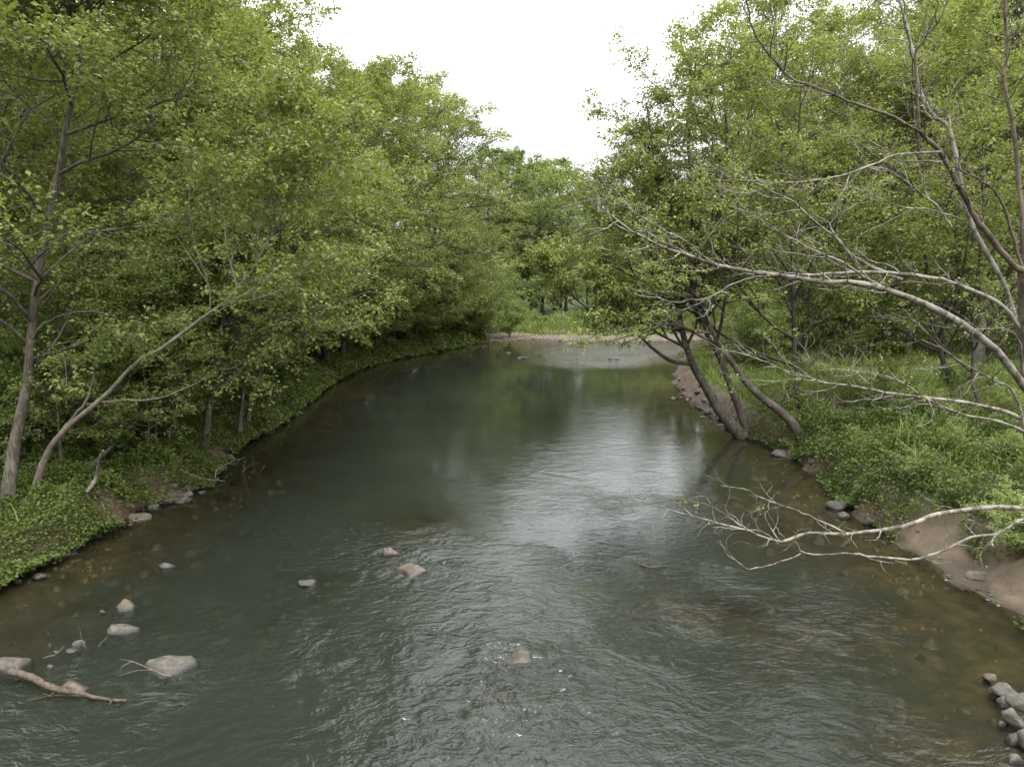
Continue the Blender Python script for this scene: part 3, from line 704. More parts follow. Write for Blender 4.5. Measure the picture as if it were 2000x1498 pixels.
def hero_tree(name, paths, spec, seed, label, bark, leaf, group=None, twigs=0.6, roots=None, bare=()):
    """paths: list of (points, r0, r1) in world space; the first starts at the foot"""
    base = np.asarray(paths[0][0][0], float)
    r = link(name, None); r.location = base
    PP, RR = [], []
    for pts, r0, r1 in paths:
        p = spline(np.array(pts) - base, 18); q = len(p)
        p += np.random.RandomState(seed).normal(0, 0.012, p.shape)
        PP.append(p); RR.append(r0 + (r1 - r0) * np.linspace(0, 1, q) ** 0.9)
    RR[0] = RR[0] * (1 + 0.45 * np.exp(-np.linspace(0, 1, 18) * 16))
    keep = [i for i in range(len(PP)) if i not in bare]
    wm, cm = tree_meshes(name, np.array([PP[i] for i in keep]), np.array([RR[i] for i in keep]), spec, seed, bark, leaf, twigs)
    for i in bare:
        m = MB(); tubes(m, PP[i][None], RR[i][None], 6); link('limb', m.mesh('limb', [bark]), r)
    link('trunk', wm, r); link('crown', cm, r)
    if roots:
        for pts, r0, r1 in roots:
            m = MB(); p = spline(np.array(pts) - base, 10); tubes(m, p[None], np.linspace(r0, r1, 10)[None], 6)
            link('root', m.mesh('root', [bark]), r)
    return tag(r, label, 'tree', group)

# ---- left bank, trunks that show
def path_at(pxs, Y0, Y1=None):
    n = len(pxs); Y1 = Y0 if Y1 is None else Y1
    return [at(px, py, Y0 + (Y1 - Y0) * i / (n - 1)) for i, (px, py) in enumerate(pxs)]
def foot(px, py, z=0.85): return ground(px, py, z)
LSPEC = dict(n1=24, n2=10, n3=8, n4=14, t0=0.2, l1=3.2, a1=58, r1=0.026, up1=0.0, bias=(0.3, -0.05, 0.05), leaf=0.105)
def hero_left(name, pxs, label, r0, seed, Yd=0.0, spec=None, ext=5.0, bark=M_BARK, leaf=M_LEAF, extra=()):
    b = foot(*pxs[0]); Y = b[1]
    pts = [b - np.array([0, 0, 0.25])] + path_at(pxs, Y, Y + Yd)[1:]
    d = norm(np.array(pts[-1]) - np.array(pts[-2])); d = norm(d + np.array([0, 0, 0.8]))
    pts += [pts[-1] + d * ext * 0.5 + np.array([.15, 0, 0]), pts[-1] + d * ext]
    paths = [(pts, r0, r0 * 0.16)]
    for e, er, Yo in extra:
        paths.append((path_at(e, Y + Yo, Y + Yo - 0.6), er, er * 0.25))
    return hero_tree(name, paths, {**LSPEC, **(spec or {})}, seed, label, bark, leaf, bare=[i + 1 for i in range(len(extra)) if extra[i][0][-1][1] > 400])
hero_left('river_birch', [(9, 986), (28, 874), (51, 762), (61, 664), (70, 570), (100, 400), (135, 230), (156, 112)], 'stout rough-barked birch at the far left edge, leaning right over bank plants', 0.13, 21, Yd=0.5, spec=dict(n1=36, bias=(0.2, -0.32, 0.05), t0=0.24),
          extra=[([(156, 112), (140, 60), (128, -40)], 0.05, 0.5), ([(61, 664), (90, 630), (150, 610), (220, 612)], 0.035, 0.2)])
hero_left('leaning_tree', [(60, 968), (79, 916), (107, 860), (145, 822), (210, 771), (262, 710), (318, 678), (388, 626), (470, 560)], 'slender pale tree leaning far right beside the rough-barked birch', 0.08, 22, Yd=-1.0, bark=M_PALE,
          spec=dict(n1=14, t0=0.72, l1=2.0, n2=8, up1=0.06, bias=(0.1, 0, 0.3)), ext=3.5, extra=[([(107, 860), (140, 818), (164, 790), (182, 743), (186, 715)], 0.05, 0.0), ([(164, 790), (224, 783), (299, 780), (369, 755), (410, 735)], 0.028, 0.0)])
hero_left('river_birch', [(397, 856), (411, 776), (425, 696), (434, 631), (452, 480)], 'dark upright birch at the middle of the left bank, closest to the fallen pale branch', 0.105, 23)
hero_left('river_birch', [(467, 828), (474, 770), (481, 710), (492, 600), (505, 480)], 'thin dark birch just right of the dark upright birch, left of a twin', 0.075, 24, spec=dict(t0=0.36))
hero_left('river_birch', [(483, 809), (491, 775), (502, 743), (520, 650), (555, 520)], 'dark birch leaning right, right-hand one of the close pair on the left bank', 0.09, 46, spec=dict(t0=0.4, bias=(0.1, -0.05, 0.12)))
hero_left('river_birch', [(93, 856), (101, 812), (112, 771), (122, 690), (130, 560)], 'dark trunk standing back in the shade behind the leaning pale tree', 0.12, 26, spec=dict(n1=16))
hero_left('river_birch', [(200, 850), (208, 800), (212, 750), (225, 640), (240, 480)], 'dark birch in the shade between the leaning pale tree and the dark upright birch', 0.10, 27, spec=dict(n1=16))

# ---- left bank rows
rt = random.Random(4)
def bank_x(line, Y):
    L = np.array(line); return float(np.interp(Y, L[:, 1], L[:, 0]))
LL = left_line[:]
left_row = [(30.5, 4.0, 1.0), (34, 3.4, 0.98), (38.5, 2.4, 1.0), (42, 1.0, 1.0), (46, 1.2, 1.08), (50, 2.0, 1.18), (54.5, 2.2, 1.2), (59, 2.6, 1.12)]
lab_row = ['overhanging birch, nearest of the row whose boughs trail over the left water', 'overhanging birch second along the trailing row on the left bank', 'tall overhanging birch third along the trailing row on the left bank',
           'overhanging birch with low boughs dipping to the water, mid left bank', 'tall rounded birch behind the low dipping boughs on the left bank', 'tall rounded birch crowning the left skyline before the far bend',
           'birch near the end of the left bank, its boughs over the far pool', 'last overhanging birch of the left bank beside the gravel bar']
for i, (Y, off, s) in enumerate(left_row):
    place_tree('river_birch', 'overhang', i, bank_x(LL, Y) - off, Y, rt.uniform(-0.45, 0.35), s, lab_row[i], 'overhanging birches along the left bank')
def woods(n, xr, yr, kinds, smin, smax, name, label, group, mind=2.6, land=1.5, seed=1, used=None, rot=None):
    q = random.Random(seed); pts = used if used is not None else []; c = 0; tries = 0
    while c < n and tries < 4000:
        tries += 1
        x, y = q.uniform(*xr), q.uniform(*yr)
        if any((x - a) ** 2 + (y - b) ** 2 < mind ** 2 for a, b in pts): continue
        if float(sdist(np.array([x]), np.array([y]))[0]) < land: continue
        if abs(x) > 0.80 * y + 4: continue
        pts.append((x, y))
        place_tree(name, q.choice(kinds), q.randrange(4), x, y, q.uniform(-3.1, 3.1) if rot is None else rot + q.uniform(-.5, .5), q.uniform(smin, smax), label, group); c += 1
    return pts
U = []
for (px, py, Y, lab) in [(950, 285, 80, 'rounded far tree at the head of the pool, left end of the far tree line'), (1010, 292, 82, 'rounded far tree behind the left part of the gravel bar'), (1062, 315, 85, 'rounded far tree straight above the gravel bar'), (1108, 338, 88, 'lowest rounded far tree, at the foot of the sky gap'), (975, 305, 92, 'hazy far tree showing between the two left trees of the far tree line'), (1035, 322, 95, 'hazy far tree showing left of the one straight above the gravel bar'), (1085, 345, 97, 'hazy far tree showing between the two lowest trees of the far tree line')]:
    p = at(px, py, Y); U.append((p[0], Y)); place_tree('far_tree', 'far', len(U), p[0], Y, len(U) * 1.3, (p[2] - gz1(p[0], Y)) / 19.2, lab)
# near left: crowns that fill the upper left of the view
for (x, y, rot, s, lab) in [(-14.3, 17.5, 0.2, 1.0, 'big leafy tree filling the upper left corner'), (-16.5, 24, 0.1, 1.05, 'leafy tree standing behind the rough-barked birch at left'),
                            (-14.6, 27.5, -0.1, 1.08, 'leafy tree standing behind the dark upright birch at left'), (-17.5, 32, 0.0, 1.12, 'tall leafy tree in the second row behind the close pair of birches')]:
    place_tree('woodland_tree', 'upright', int(x * 7) % 4, x, y, rot, s, lab, 'trees of the left wood'); U.append((x, y))
woods(16, (-34, -13), (18, 48), ['upright'], 0.9, 1.15, 'woodland_tree', 'green tree of the wood that closes the view behind the left bank', 'trees inside the left wood', 3.2, 4.5, 3, U)
woods(16, (-34, -6), (48, 74), ['upright', 'far'], 0.9, 1.15, 'woodland_tree', 'tree in the wood beyond the left bend of the river', 'trees beyond the left bend', 3.4, 4.0, 5, U)
# far end behind the gravel bar
woods(20, (-10, 36), (84, 104), ['far'], 0.62, 0.95, 'far_tree', 'far green tree behind the gravel bar', 'far trees behind the gravel bar', 4.0, 5, 6, U)
woods(34, (-60, 80), (100, 150), ['far'], 0.85, 1.15, 'far_tree', 'distant tree on the rise beyond the river', 'distant trees on the rise', 5.0, 5, 7, U)

# ---- right bank: the leaning group
RS = dict(n1=22, n2=10, n3=8, n4=14, t0=0.34, l1=3.5, a1=56, r1=0.035, up1=0.03, bias=(-0.2, -0.05, 0.12), leaf=0.105)
def hero_right(name, pxs, label, r0, seed, Yd=0.0, spec=None, bark=M_BARK_DARK, extra=(), roots=(), bare=()):
    b = foot(*pxs[0], 0.35); Y = b[1]
    pts = [b - np.array([0, 0, 0.35])] + path_at(pxs, Y, Y + Yd)[1:]
    paths = [(pts, r0, r0 * 0.14)]
    for e, er, Ya, Yb in extra: paths.append((path_at(e, Y + Ya, Y + Yb), er, er * 0.18))
    rts = [(path_at(e, Y + Ya, Y + Yb), er, er * 0.3) for e, er, Ya, Yb in roots]
    tr = hero_tree(name, paths, {**RS, **(spec or {})}, seed, label, bark, M_LEAF, roots=rts, bare=bare)
    for i in bare:
        p = spline(np.array(paths[i][0]) - pts[0], 24)
        wm, cm = tree_meshes('bough', p[9:], np.linspace(0.05, 0.012, 15), dict(n1=15, n2=9, n3=7, n4=13, t0=0.05, l1=1.5, a1=55, r1=0.018, up1=0.07, bias=(-0.05, 0, 0.45), leaf=0.10, l3=0.55, droop=-0.01), seed + 500, bark, M_LEAF)
        link('bough', wm, tr); link('crown', cm, tr)
    return tr
hero_right('river_birch', [(1452, 836), (1405, 800), (1378, 755), (1352, 710), (1336, 660), (1322, 590), (1306, 480), (1280, 340), (1262, 200)], 'curved dark birch leaning furthest over the water on the right bank', 0.21, 31, 1.0,
           extra=[([(1352, 710), (1310, 705), (1275, 680), (1235, 645), (1180, 622), (1120, 580), (1075, 520)], 0.085, 0.3, -0.6), ([(1345, 690), (1312, 640), (1282, 560), (1240, 450), (1215, 370)], 0.06, 0.5, 0.8)], bare=(1,), spec=dict(bias=(-0.03, -0.05, 0.24), l1=2.7, t0=0.42),
           roots=[([(1440, 832), (1470, 850), (1500, 846)], 0.06, 0.0, 0.3), ([(1445, 840), (1460, 856), (1480, 862)], 0.05, -0.1, -0.3)])
hero_right('river_birch', [(1466, 836), (1440, 790), (1422, 742), (1402, 690), (1375, 640), (1360, 560), (1352, 420), (1345, 250), (1350, 90)], 'second dark trunk of the leaning right bank group, rising steeper', 0.15, 32, 0.6, spec=dict(bias=(-0.08, 0, 0.24), t0=0.48, l1=3.0))
hero_right('river_birch', [(1588, 868), (1545, 822), (1500, 785), (1462, 752), (1428, 705), (1396, 655), (1376, 600), (1400, 450), (1420, 280), (1410, 120)], 'long straight trunk leaning left out of the bramble edge on the right bank', 0.17, 33, 1.2, spec=dict(bias=(-0.1, 0, 0.24), t0=0.5, l1=3.0),
           roots=[([(1585, 862), (1600, 884), (1590, 906)], 0.06, 0, -0.2), ([(1590, 866), (1612, 890), (1618, 912)], 0.05, 0, -0.2), ([(1580, 866), (1570, 886), (1560, 896)], 0.05, 0, -0.3)])
hero_right('river_birch', [(1574, 850), (1560, 800), (1556, 740), (1552, 670), (1550, 560), (1545, 420), (1560, 260), (1570, 90)], 'ivy-clad upright trunk just right of the leaning group', 0.14, 34, 0.6,
           extra=[([(1560, 740), (1595, 700), (1640, 655), (1685, 600), (1720, 500)], 0.06, 0.2, 1.2)])
hero_right('river_birch', [(1870, 852), (1866, 800), (1856, 750), (1838, 690), (1822, 640), (1810, 540), (1800, 380), (1790, 200), (1800, 60)], 'ivy-clad trunk standing in the right meadow behind the pale boughs', 0.15, 35, 0.5, spec=dict(bias=(-0.05, 0, 0.15)))
def ivy(tree, pts, r, n, seed):
    rng = np.random.default_rng(seed); p = spline(np.array(pts), 40); i = rng.integers(0, 40, n); a = rng.uniform(0, 6.28, n)
    o = np.stack([np.cos(a), np.sin(a), np.zeros(n)], -1); q = p[i] + o * (r * rng.uniform(0.8, 1.9, (n, 1))) + rng.normal(0, 0.05, (n, 3))
    m = MB(); leaves(m, q - np.array(tree.location), o, 0.085, rng, up=0.3, width=0.85, droop=0.6); link('ivy', m.mesh('ivy', [M_COVER]), tree)
for nm, pxs in (('ivy-clad upright trunk', [(1574, 850), (1560, 800), (1556, 740), (1553, 690)]), ('ivy-clad trunk standing', [(1870, 852), (1866, 800), (1856, 750), (1846, 715)])):
    tr_ = [o for o in COL.objects if o.get('label', '').startswith(nm)][0]
    ivy(tr_, path_at(pxs, foot(*pxs[0], 0.35)[1]), 0.16, 1100, 5)
hero_right('river_birch', [(1920, 868), (1912, 800), (1900, 730), (1905, 600), (1920, 400), (1915, 200)], 'thin trunk right of the ivy-clad meadow trunk', 0.09, 36, 0.5, spec=dict(bias=(0.0, 0, 0.15), n1=16))
hero_right('river_birch', [(1690, 690), (1672, 640), (1680, 560), (1690, 420), (1685, 250), (1700, 100)], 'slim dark trunk at the back of the right meadow', 0.12, 37, 0.5, spec=dict(bias=(0.0, 0, 0.15)))
V = []
woods(12, (13, 25), (36, 50), ['airy'], 0.95, 1.2, 'woodland_tree', 'airy birch at the back of the right meadow', 'airy birches behind the right meadow', 2.8, 2.0, 12, V)
woods(18, (20, 42), (30, 60), ['airy', 'upright'], 1.0, 1.3, 'woodland_tree', 'airy tree of the wood right of the meadow', 'trees of the right wood', 3.2, 2.0, 13, V)
woods(14, (22, 60), (62, 100), ['far', 'upright'], 0.75, 1.0, 'woodland_tree', 'tree of the far wood seen through the right bank trunks', 'trees of the far right wood', 3.6, 3.0, 14, V)

# ---- understorey bushes
def bushes(n, xr, yr, smin, smax, label, group, land, seed, mind=1.3, maxd=99):
    q = random.Random(seed); pts = []; t = 0
    while len(pts) < n and t < 5000:
        t += 1; x, y = q.uniform(*xr), q.uniform(*yr)
        if any((x - a) ** 2 + (y - b) ** 2 < mind ** 2 for a, b in pts): continue
        d = float(sdist(np.array([x]), np.array([y]))[0])
        if d < land or d > maxd or abs(x) > 0.8 * y + 2: continue
        pts.append((x, y)); place_tree('bush', 'bush', q.randrange(3), x, y, q.uniform(-3, 3), q.uniform(smin, smax), label, group, 'bush')
def saplings(n, xr, yr, smin, smax, rot, label, group, land, maxd, seed):
    q = random.Random(seed); pts = []; t = 0
    while len(pts) < n and t < 5000:
        t += 1; x, y = q.uniform(*xr), q.uniform(*yr)
        if any((x - a) ** 2 + (y - b) ** 2 < 1.9 ** 2 for a, b in pts): continue
        d = float(sdist(np.array([x]), np.array([y]))[0])
        if d < land or d > maxd or abs(x) > 0.8 * y + 2: continue
        pts.append((x, y)); place_tree('sapling', 'sapling', q.randrange(3), x, y, rot + q.uniform(-.7, .7), q.uniform(smin, smax), label, group)
saplings(20, (-18, -8), (17.5, 29), 0.6, 1.1, 0.0, 'bright leafy sapling between the dark trunks of the near left bank', 'saplings between the near left trunks', 1.3, 9, 71)
saplings(20, (-16, -5), (29, 46), 0.8, 1.3, 0.0, 'leafy sapling leaning to the water under the mid left bank birches', 'saplings of the mid left bank', 1.6, 6, 72)
saplings(10, (-10, -1), (46, 66), 0.8, 1.15, 0.0, 'leafy sapling under the farthest left bank birches', 'saplings of the far left bank', 0.4, 5, 73)
saplings(8, (12, 30), (36, 56), 0.8, 1.2, 3.14, 'leafy sapling at the edge of the wood behind the right meadow', 'saplings behind the right meadow', 1.0, 30, 74)
bushes(30, (-22, -6), (17, 44), 0.45, 0.95, 'bright leafy sapling bush in the shade under the left bank trees', 'understorey bushes on the left bank', 2.2, 41, 1.5, 9)
bushes(22, (-16, 0), (44, 72), 0.6, 1.2, 'green bush at the foot of the far left bank trees', 'bushes on the far left bank', 1.0, 42, 1.6, 8)
bushes(22, (-6, 36), (77, 84), 0.7, 1.5, 'yellow-green bush behind the far gravel bar', 'bushes behind the gravel bar', 5.0, 43, 1.6)
bushes(16, (8, 20), (13, 28), 0.2, 0.36, 'small bright weedy shrub growing out of the right bank bramble', 'weedy shrubs in the right bank bramble', 1.0, 45, 1.2, 9)
bushes(26, (12, 40), (34, 58), 0.5, 1.1, 'green bush at the back of the right meadow', 'bushes behind the right meadow', 1.5, 44, 2.0)

# ------------------------------------------------------------------ sycamore boughs on the right
SY = 14.2
syc_base = np.array([10.75, 14.2, gz1(10.75, 14.2) - 0.2])
root_o = link('sycamore', None); root_o.location = syc_base
tag(root_o, 'young sycamore at the right edge whose pale mottled boughs reach left over the river', 'tree')
SYC = []      # (points, r0, r1, material)
trunk_pts = [syc_base, at(2045, 880, 14.2), at(2025, 800, 14.2), at(2008, 700, 14.1), at(2003, 600, 14.0), at(2000, 526, 13.9)]
SYC_TRUNK = spline(np.array(trunk_pts) - syc_base, 20)
def br(pxs, Y0, Y1, r0, r1, pale=True): SYC.append((path_at(pxs, Y0, Y1), r0, r1, pale))
br([(2002, 530), (1973, 517), (1921, 453), (1893, 409), (1865, 353), (1837, 296), (1797, 256)], 13.9, 13.2, 0.085, 0.055, False)
br([(1797, 256), (1793, 224), (1787, 116), (1810, 70), (1841, 32), (1860, -20)], 13.2, 12.9, 0.036, 0.016, False)
br([(1787, 116), (1770, 40), (1752, -20)], 13.0, 12.9, 0.022, 0.014, False)
br([(1797, 256), (1741, 228), (1689, 208), (1641, 192), (1577, 166), (1545, 154), (1508, 120), (1476, 68), (1462, 16), (1458, -20)], 13.2, 12.0, 0.042, 0.014, False)
br([(1837, 297), (1761, 298), (1701, 320), (1621, 342), (1553, 352), (1488, 352), (1424, 344), (1372, 312)], 13.3, 12.0, 0.030, 0.007)
br([(1840, 318), (1761, 314), (1701, 276), (1661, 240), (1600, 204)], 13.3, 12.8, 0.022, 0.007)
br([(1999, 690), (1960, 560), (1900, 440), (1857, 262), (1825, 228), (1797, 184), (1780, 90), (1753, -15)], 14.3, 15.2, 0.075, 0.035)
br([(2002, 534), (2000, 420), (1985, 260), (1965, 160), (1971, 80), (1961, -20)], 14.0, 14.4, 0.06, 0.04, False)
br([(1971, 80), (1990, 40), (2010, -10)], 14.2, 14.2, 0.035, 0.03, False)
br([(2000, 535), (1965, 420), (1940, 370), (1905, 340), (1860, 318), (1845, 312)], 13.9, 13.4, 0.045, 0.012, False)
br([(2006, 762), (1972, 715), (1937, 671), (1877, 628), (1825, 602), (1764, 580), (1712, 563), (1660, 554), (1599, 552), (1541, 543), (1480, 535), (1400, 521), (1352, 501), (1304, 487), (1260, 469), (1220, 445), (1170, 405), (1130, 370)], 14.0, 10.6, 0.11, 0.009)
br([(2006, 660), (1945, 593), (1881, 565), (1813, 541), (1701, 529), (1601, 535), (1540, 540)], 14.1, 12.6, 0.065, 0.03)
br([(1760, 545), (1697, 517), (1653, 489), (1625, 461), (1577, 429), (1541, 393), (1496, 369), (1440, 343), (1376, 316)], 13.3, 12.2, 0.055, 0.008)
br([(1720, 560), (1681, 537), (1653, 517), (1585, 489), (1541, 461), (1488, 433), (1440, 409), (1372, 377)], 13.0, 12.2, 0.035, 0.007)
br([(1530, 543), (1464, 549), (1416, 567), (1376, 587), (1336, 591), (1292, 585), (1240, 575)], 12.2, 11.4, 0.022, 0.005)
br([(1400, 521), (1352, 480), (1300, 450), (1250, 425), (1215, 395), (1205, 375)], 11.7, 11.4, 0.020, 0.005)
br([(1640, 420), (1700, 380), (1690, 352)], 13.0, 12.8, 0.012, 0.004)
br([(1880, 430), (1820, 415), (1750, 405), (1690, 375), (1600, 352)], 13.7, 12.6, 0.026, 0.006)
br([(1860, 440), (1830, 400), (1790, 365), (1740, 330), (1690, 320)], 14.6, 14.2, 0.035, 0.012)
br([(2015, 830), (1959, 802), (1894, 784), (1816, 780), (1742, 769), (1690, 760), (1612, 750), (1547, 730), (1495, 711), (1440, 690), (1390, 680)], 13.9, 11.8, 0.055, 0.006)
br([(2010, 850), (1964, 828), (1894, 812), (1842, 797), (1803, 776), (1740, 740), (1660, 725), (1600, 723)], 13.9, 12.6, 0.042, 0.007)
br([(1612, 748), (1560, 737), (1500, 740), (1417, 737)], 12.4, 12.0, 0.015, 0.004)
br([(2010, 900), (1980, 770), (1930, 740), (1860, 700), (1790, 640), (1740, 610)], 13.9, 13.6, 0.04, 0.01)
br([(2000, 735), (1990, 660), (1960, 640), (1900, 645), (1840, 640)], 14.0, 13.4, 0.02, 0.006)
# the low bough close to the camera
kb = [syc_base + np.array([0.0, 0, 1.1]), at(2140, 1000, 12.0)]
K = path_at([(2000, 994), (1920, 994), (1860, 1002), (1816, 1010), (1776, 1026), (1704, 1038), (1660, 1042), (1620, 1042), (1580, 1040), (1552, 1054), (1520, 1062), (1480, 1050), (1456, 1038), (1392, 1026), (1356, 1010), (1296, 993), (1245, 978)], 11.0, 9.4)
SYC.append((kb + K, 0.065, 0.007, True))
br([(1655, 1042), (1600, 1014), (1560, 994), (1480, 966), (1462, 958), (1408, 948)], 10.25, 10.4, 0.022, 0.004)
br([(1552, 1056), (1565, 1080), (1612, 1080), (1660, 1080), (1700, 1088), (1780, 1094), (1828, 1082), (1856, 1066), (1900, 1048), (1956, 1040), (2000, 1014), (2100, 985)], 10.1, 11.6, 0.016, 0.034)
br([(1565, 1080), (1520, 1096), (1480, 1110), (1456, 1110), (1432, 1092), (1412, 1068), (1396, 1058)], 10.1, 9.8, 0.018, 0.005)
br([(1956, 1040), (1946, 1054), (1940, 1068)], 10.9, 10.8, 0.022, 0.018)
br([(1956, 1040), (1900, 1012), (1890, 1005), (1830, 985), (1790, 960)], 10.8, 10.4, 0.012, 0.004)
br([(1470, 1044), (1436, 1022), (1404, 996), (1390, 980), (1376, 966)], 9.9, 9.7, 0.014, 0.004)
br([(1456, 1038), (1425, 1005), (1415, 985)], 9.9, 9.9, 0.010, 0.003)
br([(1535, 1058), (1515, 1020), (1508, 985), (1512, 965)], 10.1, 10.2, 0.010, 0.003)
br([(1520, 1062), (1480, 1040), (1392, 1030)], 10.0, 9.7, 0.012, 0.006)
rngS = np.random.default_rng(99)
m = MB(); tubes(m, SYC_TRUNK[None], np.linspace(0.2, 0.11, 20)[None] * (1 + 0.4 * np.exp(-np.linspace(0, 1, 20) * 14)), 10)
link('trunk', m.mesh('sycamore_trunk', [M_BARK_SYCD]), root_o)
crownS = MB()
for i, (pts, r0, r1, pale) in enumerate(SYC):
    p = spline(np.array(pts) - syc_base, 30)
    L = np.linalg.norm(np.diff(p, axis=0), axis=1).sum()
    wob = np.cumsum(rngS.normal(0, 0.011, p.shape), axis=0); wob -= np.linspace(0, 1, 30)[:, None] * wob[-1]
    p = p + wob
    rad = 0.74 * (r0 + (r1 - r0) * np.linspace(0, 1, 30) ** 0.85)
    rad = rad * (1 + 0.07 * rngS.normal(0, 1, 30))
    m = MB(); tubes(m, p[None], rad[None], 8)
    low = i >= len(SYC) - 10
    n2 = max(2, int(L * (1.5 if low else 3.0)))
    P2, R2 = children(p[None], rad[None], n2, rngS, 0.3, 1.0, 50, 0.5 if low else 1.0, lambda t: 1.2 - 0.5 * t, 6, 0.009, 0.05, 0.22, planar=0.3)
    P3, R3 = children(P2, R2, 2 if low else 4, rngS, 0.3, 1.0, 48, 0.32 if low else 0.5, lambda t: 1.1 - 0.4 * t, 4, 0.004, 0.05, 0.22, planar=0.3)
    tubes(m, P2, np.maximum(R2, 0.0025), 4, cap=False); tubes(m, P3, np.maximum(R3, 0.0018), 3, cap=False)
    link('branch', m.mesh('sycamore_branch', [M_BARK_SYC if pale else M_BARK_SYCD]), root_o)
    sel = rngS.uniform(0, 1, len(P3)) < (0.10 if low else (0.36 if i < 4 or i in (6, 7, 9) else 0.15))
    if sel.any():
        pp, oo = leaf_points(P3[sel], 9, rngS, 0.55, 0.04); leaves(crownS, pp, oo, 0.046, rngS, width=0.85, tilt=0.7)
link('crown', crownS.mesh('sycamore_crown', [M_LEAF_SYC]), root_o)

# ------------------------------------------------------------------ driftwood and fallen branches
def dead_branch(name, main, subs, label, mat, r0, r1, cat='branch'):
    m = MB(); base = np.array(main[0]); p = spline(np.array(main) - base, 22); rs = np.random.RandomState(len(label))
    p += np.cumsum(rs.normal(0, 0.004, p.shape), 0)
    tubes(m, p[None], (np.linspace(r0, r1, 22) * (1 + 0.11 * rs.normal(0, 1, 22)))[None], 8)
    o = link(name, m.mesh(name, [mat])); o.location = base
    for s, a, b in subs:
        q = spline(np.array(s) - base, 12); k = MB(); q += np.cumsum(rs.normal(0, 0.004, q.shape), 0); tubes(k, q[None], np.linspace(a, b, 12)[None], 5)
        link('twig', k.mesh('twig', [mat]), o)
    return tag(o, label, cat)
g = lambda px, py, z: ground(px, py, z)
dead_branch('driftwood_log', [g(22, 1311, .12), g(62, 1322, .13), g(100, 1342, .13), g(150, 1352, .10), g(190, 1362, .05), g(246, 1370, .0)],
            [([g(165, 1357, .08), g(120, 1357, .05), g(68, 1361, .02)], .012, .004), ([g(215, 1366, .04), g(220, 1370, .02), g(218, 1376, -.02)], .018, .012), ([g(110, 1345, .12), g(95, 1356, .08), g(84, 1352, .05)], .01, .004)],
            'bare brown driftwood log lying in the shallows at lower left', M_DRIFT, 0.055, 0.018, 'log')
dead_branch('dead_twig', [g(336, 1321, .03), g(300, 1308, .12), g(262, 1290, .22), g(228, 1284, .2)], [([g(300, 1308, .12), g(262, 1312, .08), g(230, 1322, .02)], .006, .003), ([g(262, 1290, .2), g(240, 1300, .15), g(236, 1312, .06)], .005, .002)],
            'forked bare twig caught against the biggest flat-topped boulder', M_TWIG, 0.012, 0.003, 'twig')
dead_branch('dead_twig', [g(168, 1266, .0), g(163, 1245, .16), g(157, 1222, .38)], [([g(190, 1262, .0), g(208, 1244, .1), g(218, 1232, .25)], .006, .003), ([g(85, 1285, .05), g(105, 1278, .1), g(123, 1264, .2)], .009, .005)],
            'thin upright sticks poking from the shallows beside the oval grey rock', M_TWIG, 0.006, 0.003, 'twig')
dead_branch('fallen_branch', [g(362, 923, .35), g(395, 932, .2), g(440, 938, .05)], [([g(420, 935, .12), g(424, 918, .3), g(445, 906, .4), g(480, 893, .5)], .022, .008), ([g(445, 906, .4), g(462, 905, .35), g(470, 898, .4)], .01, .004), ([g(385, 929, .25), g(388, 912, .5), g(384, 905, .6)], .01, .004)],
            'pale forked dead branch fallen from the left bank into the water', M_TWIG, 0.04, 0.016)
dead_branch('dead_twig', [g(473, 922, .0), g(485, 910, .2), g(503, 902, .4)], [([g(478, 917, .1), g(478, 905, .3), g(482, 898, .4)], .012, .005), ([g(506, 925, .0), g(513, 914, .2), g(518, 906, .3)], .01, .004)],
            'small bare dead sticks standing in the water right of the fallen pale branch', M_TWIG, 0.014, 0.006, 'twig')
dead_branch('fallen_log', [g(20, 944, 1.0), g(47, 939, 1.0), g(93, 925, 1.05), g(163, 916, 1.05), g(190, 895, 1.25), g(218, 868, 1.6)], [([g(150, 916, 1.05), g(170, 906, 1.2), g(210, 902, 1.2)], .02, .01)],
            'grey fallen log lying on the left bank behind the leaning pale tree', M_TWIG, 0.085, 0.045, 'log')
dead_branch('crooked_sapling', [g(168, 962, .9), g(187, 934, 1.15), g(192, 905, 1.6), g(200, 880, 2.0)], [], 'short crooked stem rising from the left bank plants right of the fallen log', M_PALE, 0.05, 0.03)
rngB = np.random.default_rng(17); bc = ground(1625, 815, 0.8); m = MB(); nb_ = 260
st = rngB.normal(0, 1, (nb_, 3)) * np.array([1.0, 0.7, 0.22]) + np.array([0, 0, 0.25]); dr = norm(rngB.normal(0, 1, (nb_, 3)) * np.array([1, 1, 0.35])) * rngB.uniform(0.3, 1.1, (nb_, 1))
pp = np.stack([st, st + dr * 0.5 + rngB.normal(0, 0.05, (nb_, 3)), st + dr], 1); tubes(m, pp, np.linspace(1, 0.4, 3)[None] * rngB.uniform(0.006, 0.03, (nb_, 1)), 4, cap=False)
bp_ = link('brush_pile', m.mesh('brush_pile', [M_BARK])); bp_.location = bc
tag(bp_, 'brown tangle of dead brush behind the leaning trunks on the right bank', 'brush pile', kind='stuff')
dead_branch('dead_twig', [g(1247, 1101, .0), g(1268, 1108, .03), g(1300, 1106, .0)], [([g(1268, 1103, .0), g(1266, 1088, .15), g(1264, 1070, .35)], .005, .003), ([g(1265, 1082, .2), g(1280, 1095, .1), g(1298, 1104, .0)], .006, .003)],
            'dark twiggy snag caught in mid-river right of centre', M_BARK_DARK, 0.02, 0.008, 'twig')
dead_branch('dead_twig', [g(1960, 1180, .3), g(1920, 1160, .33), g(1880, 1138, .3)], [], 'thin brown stick lying at the back of the sand bar', M_BARK, 0.014, 0.006, 'twig')

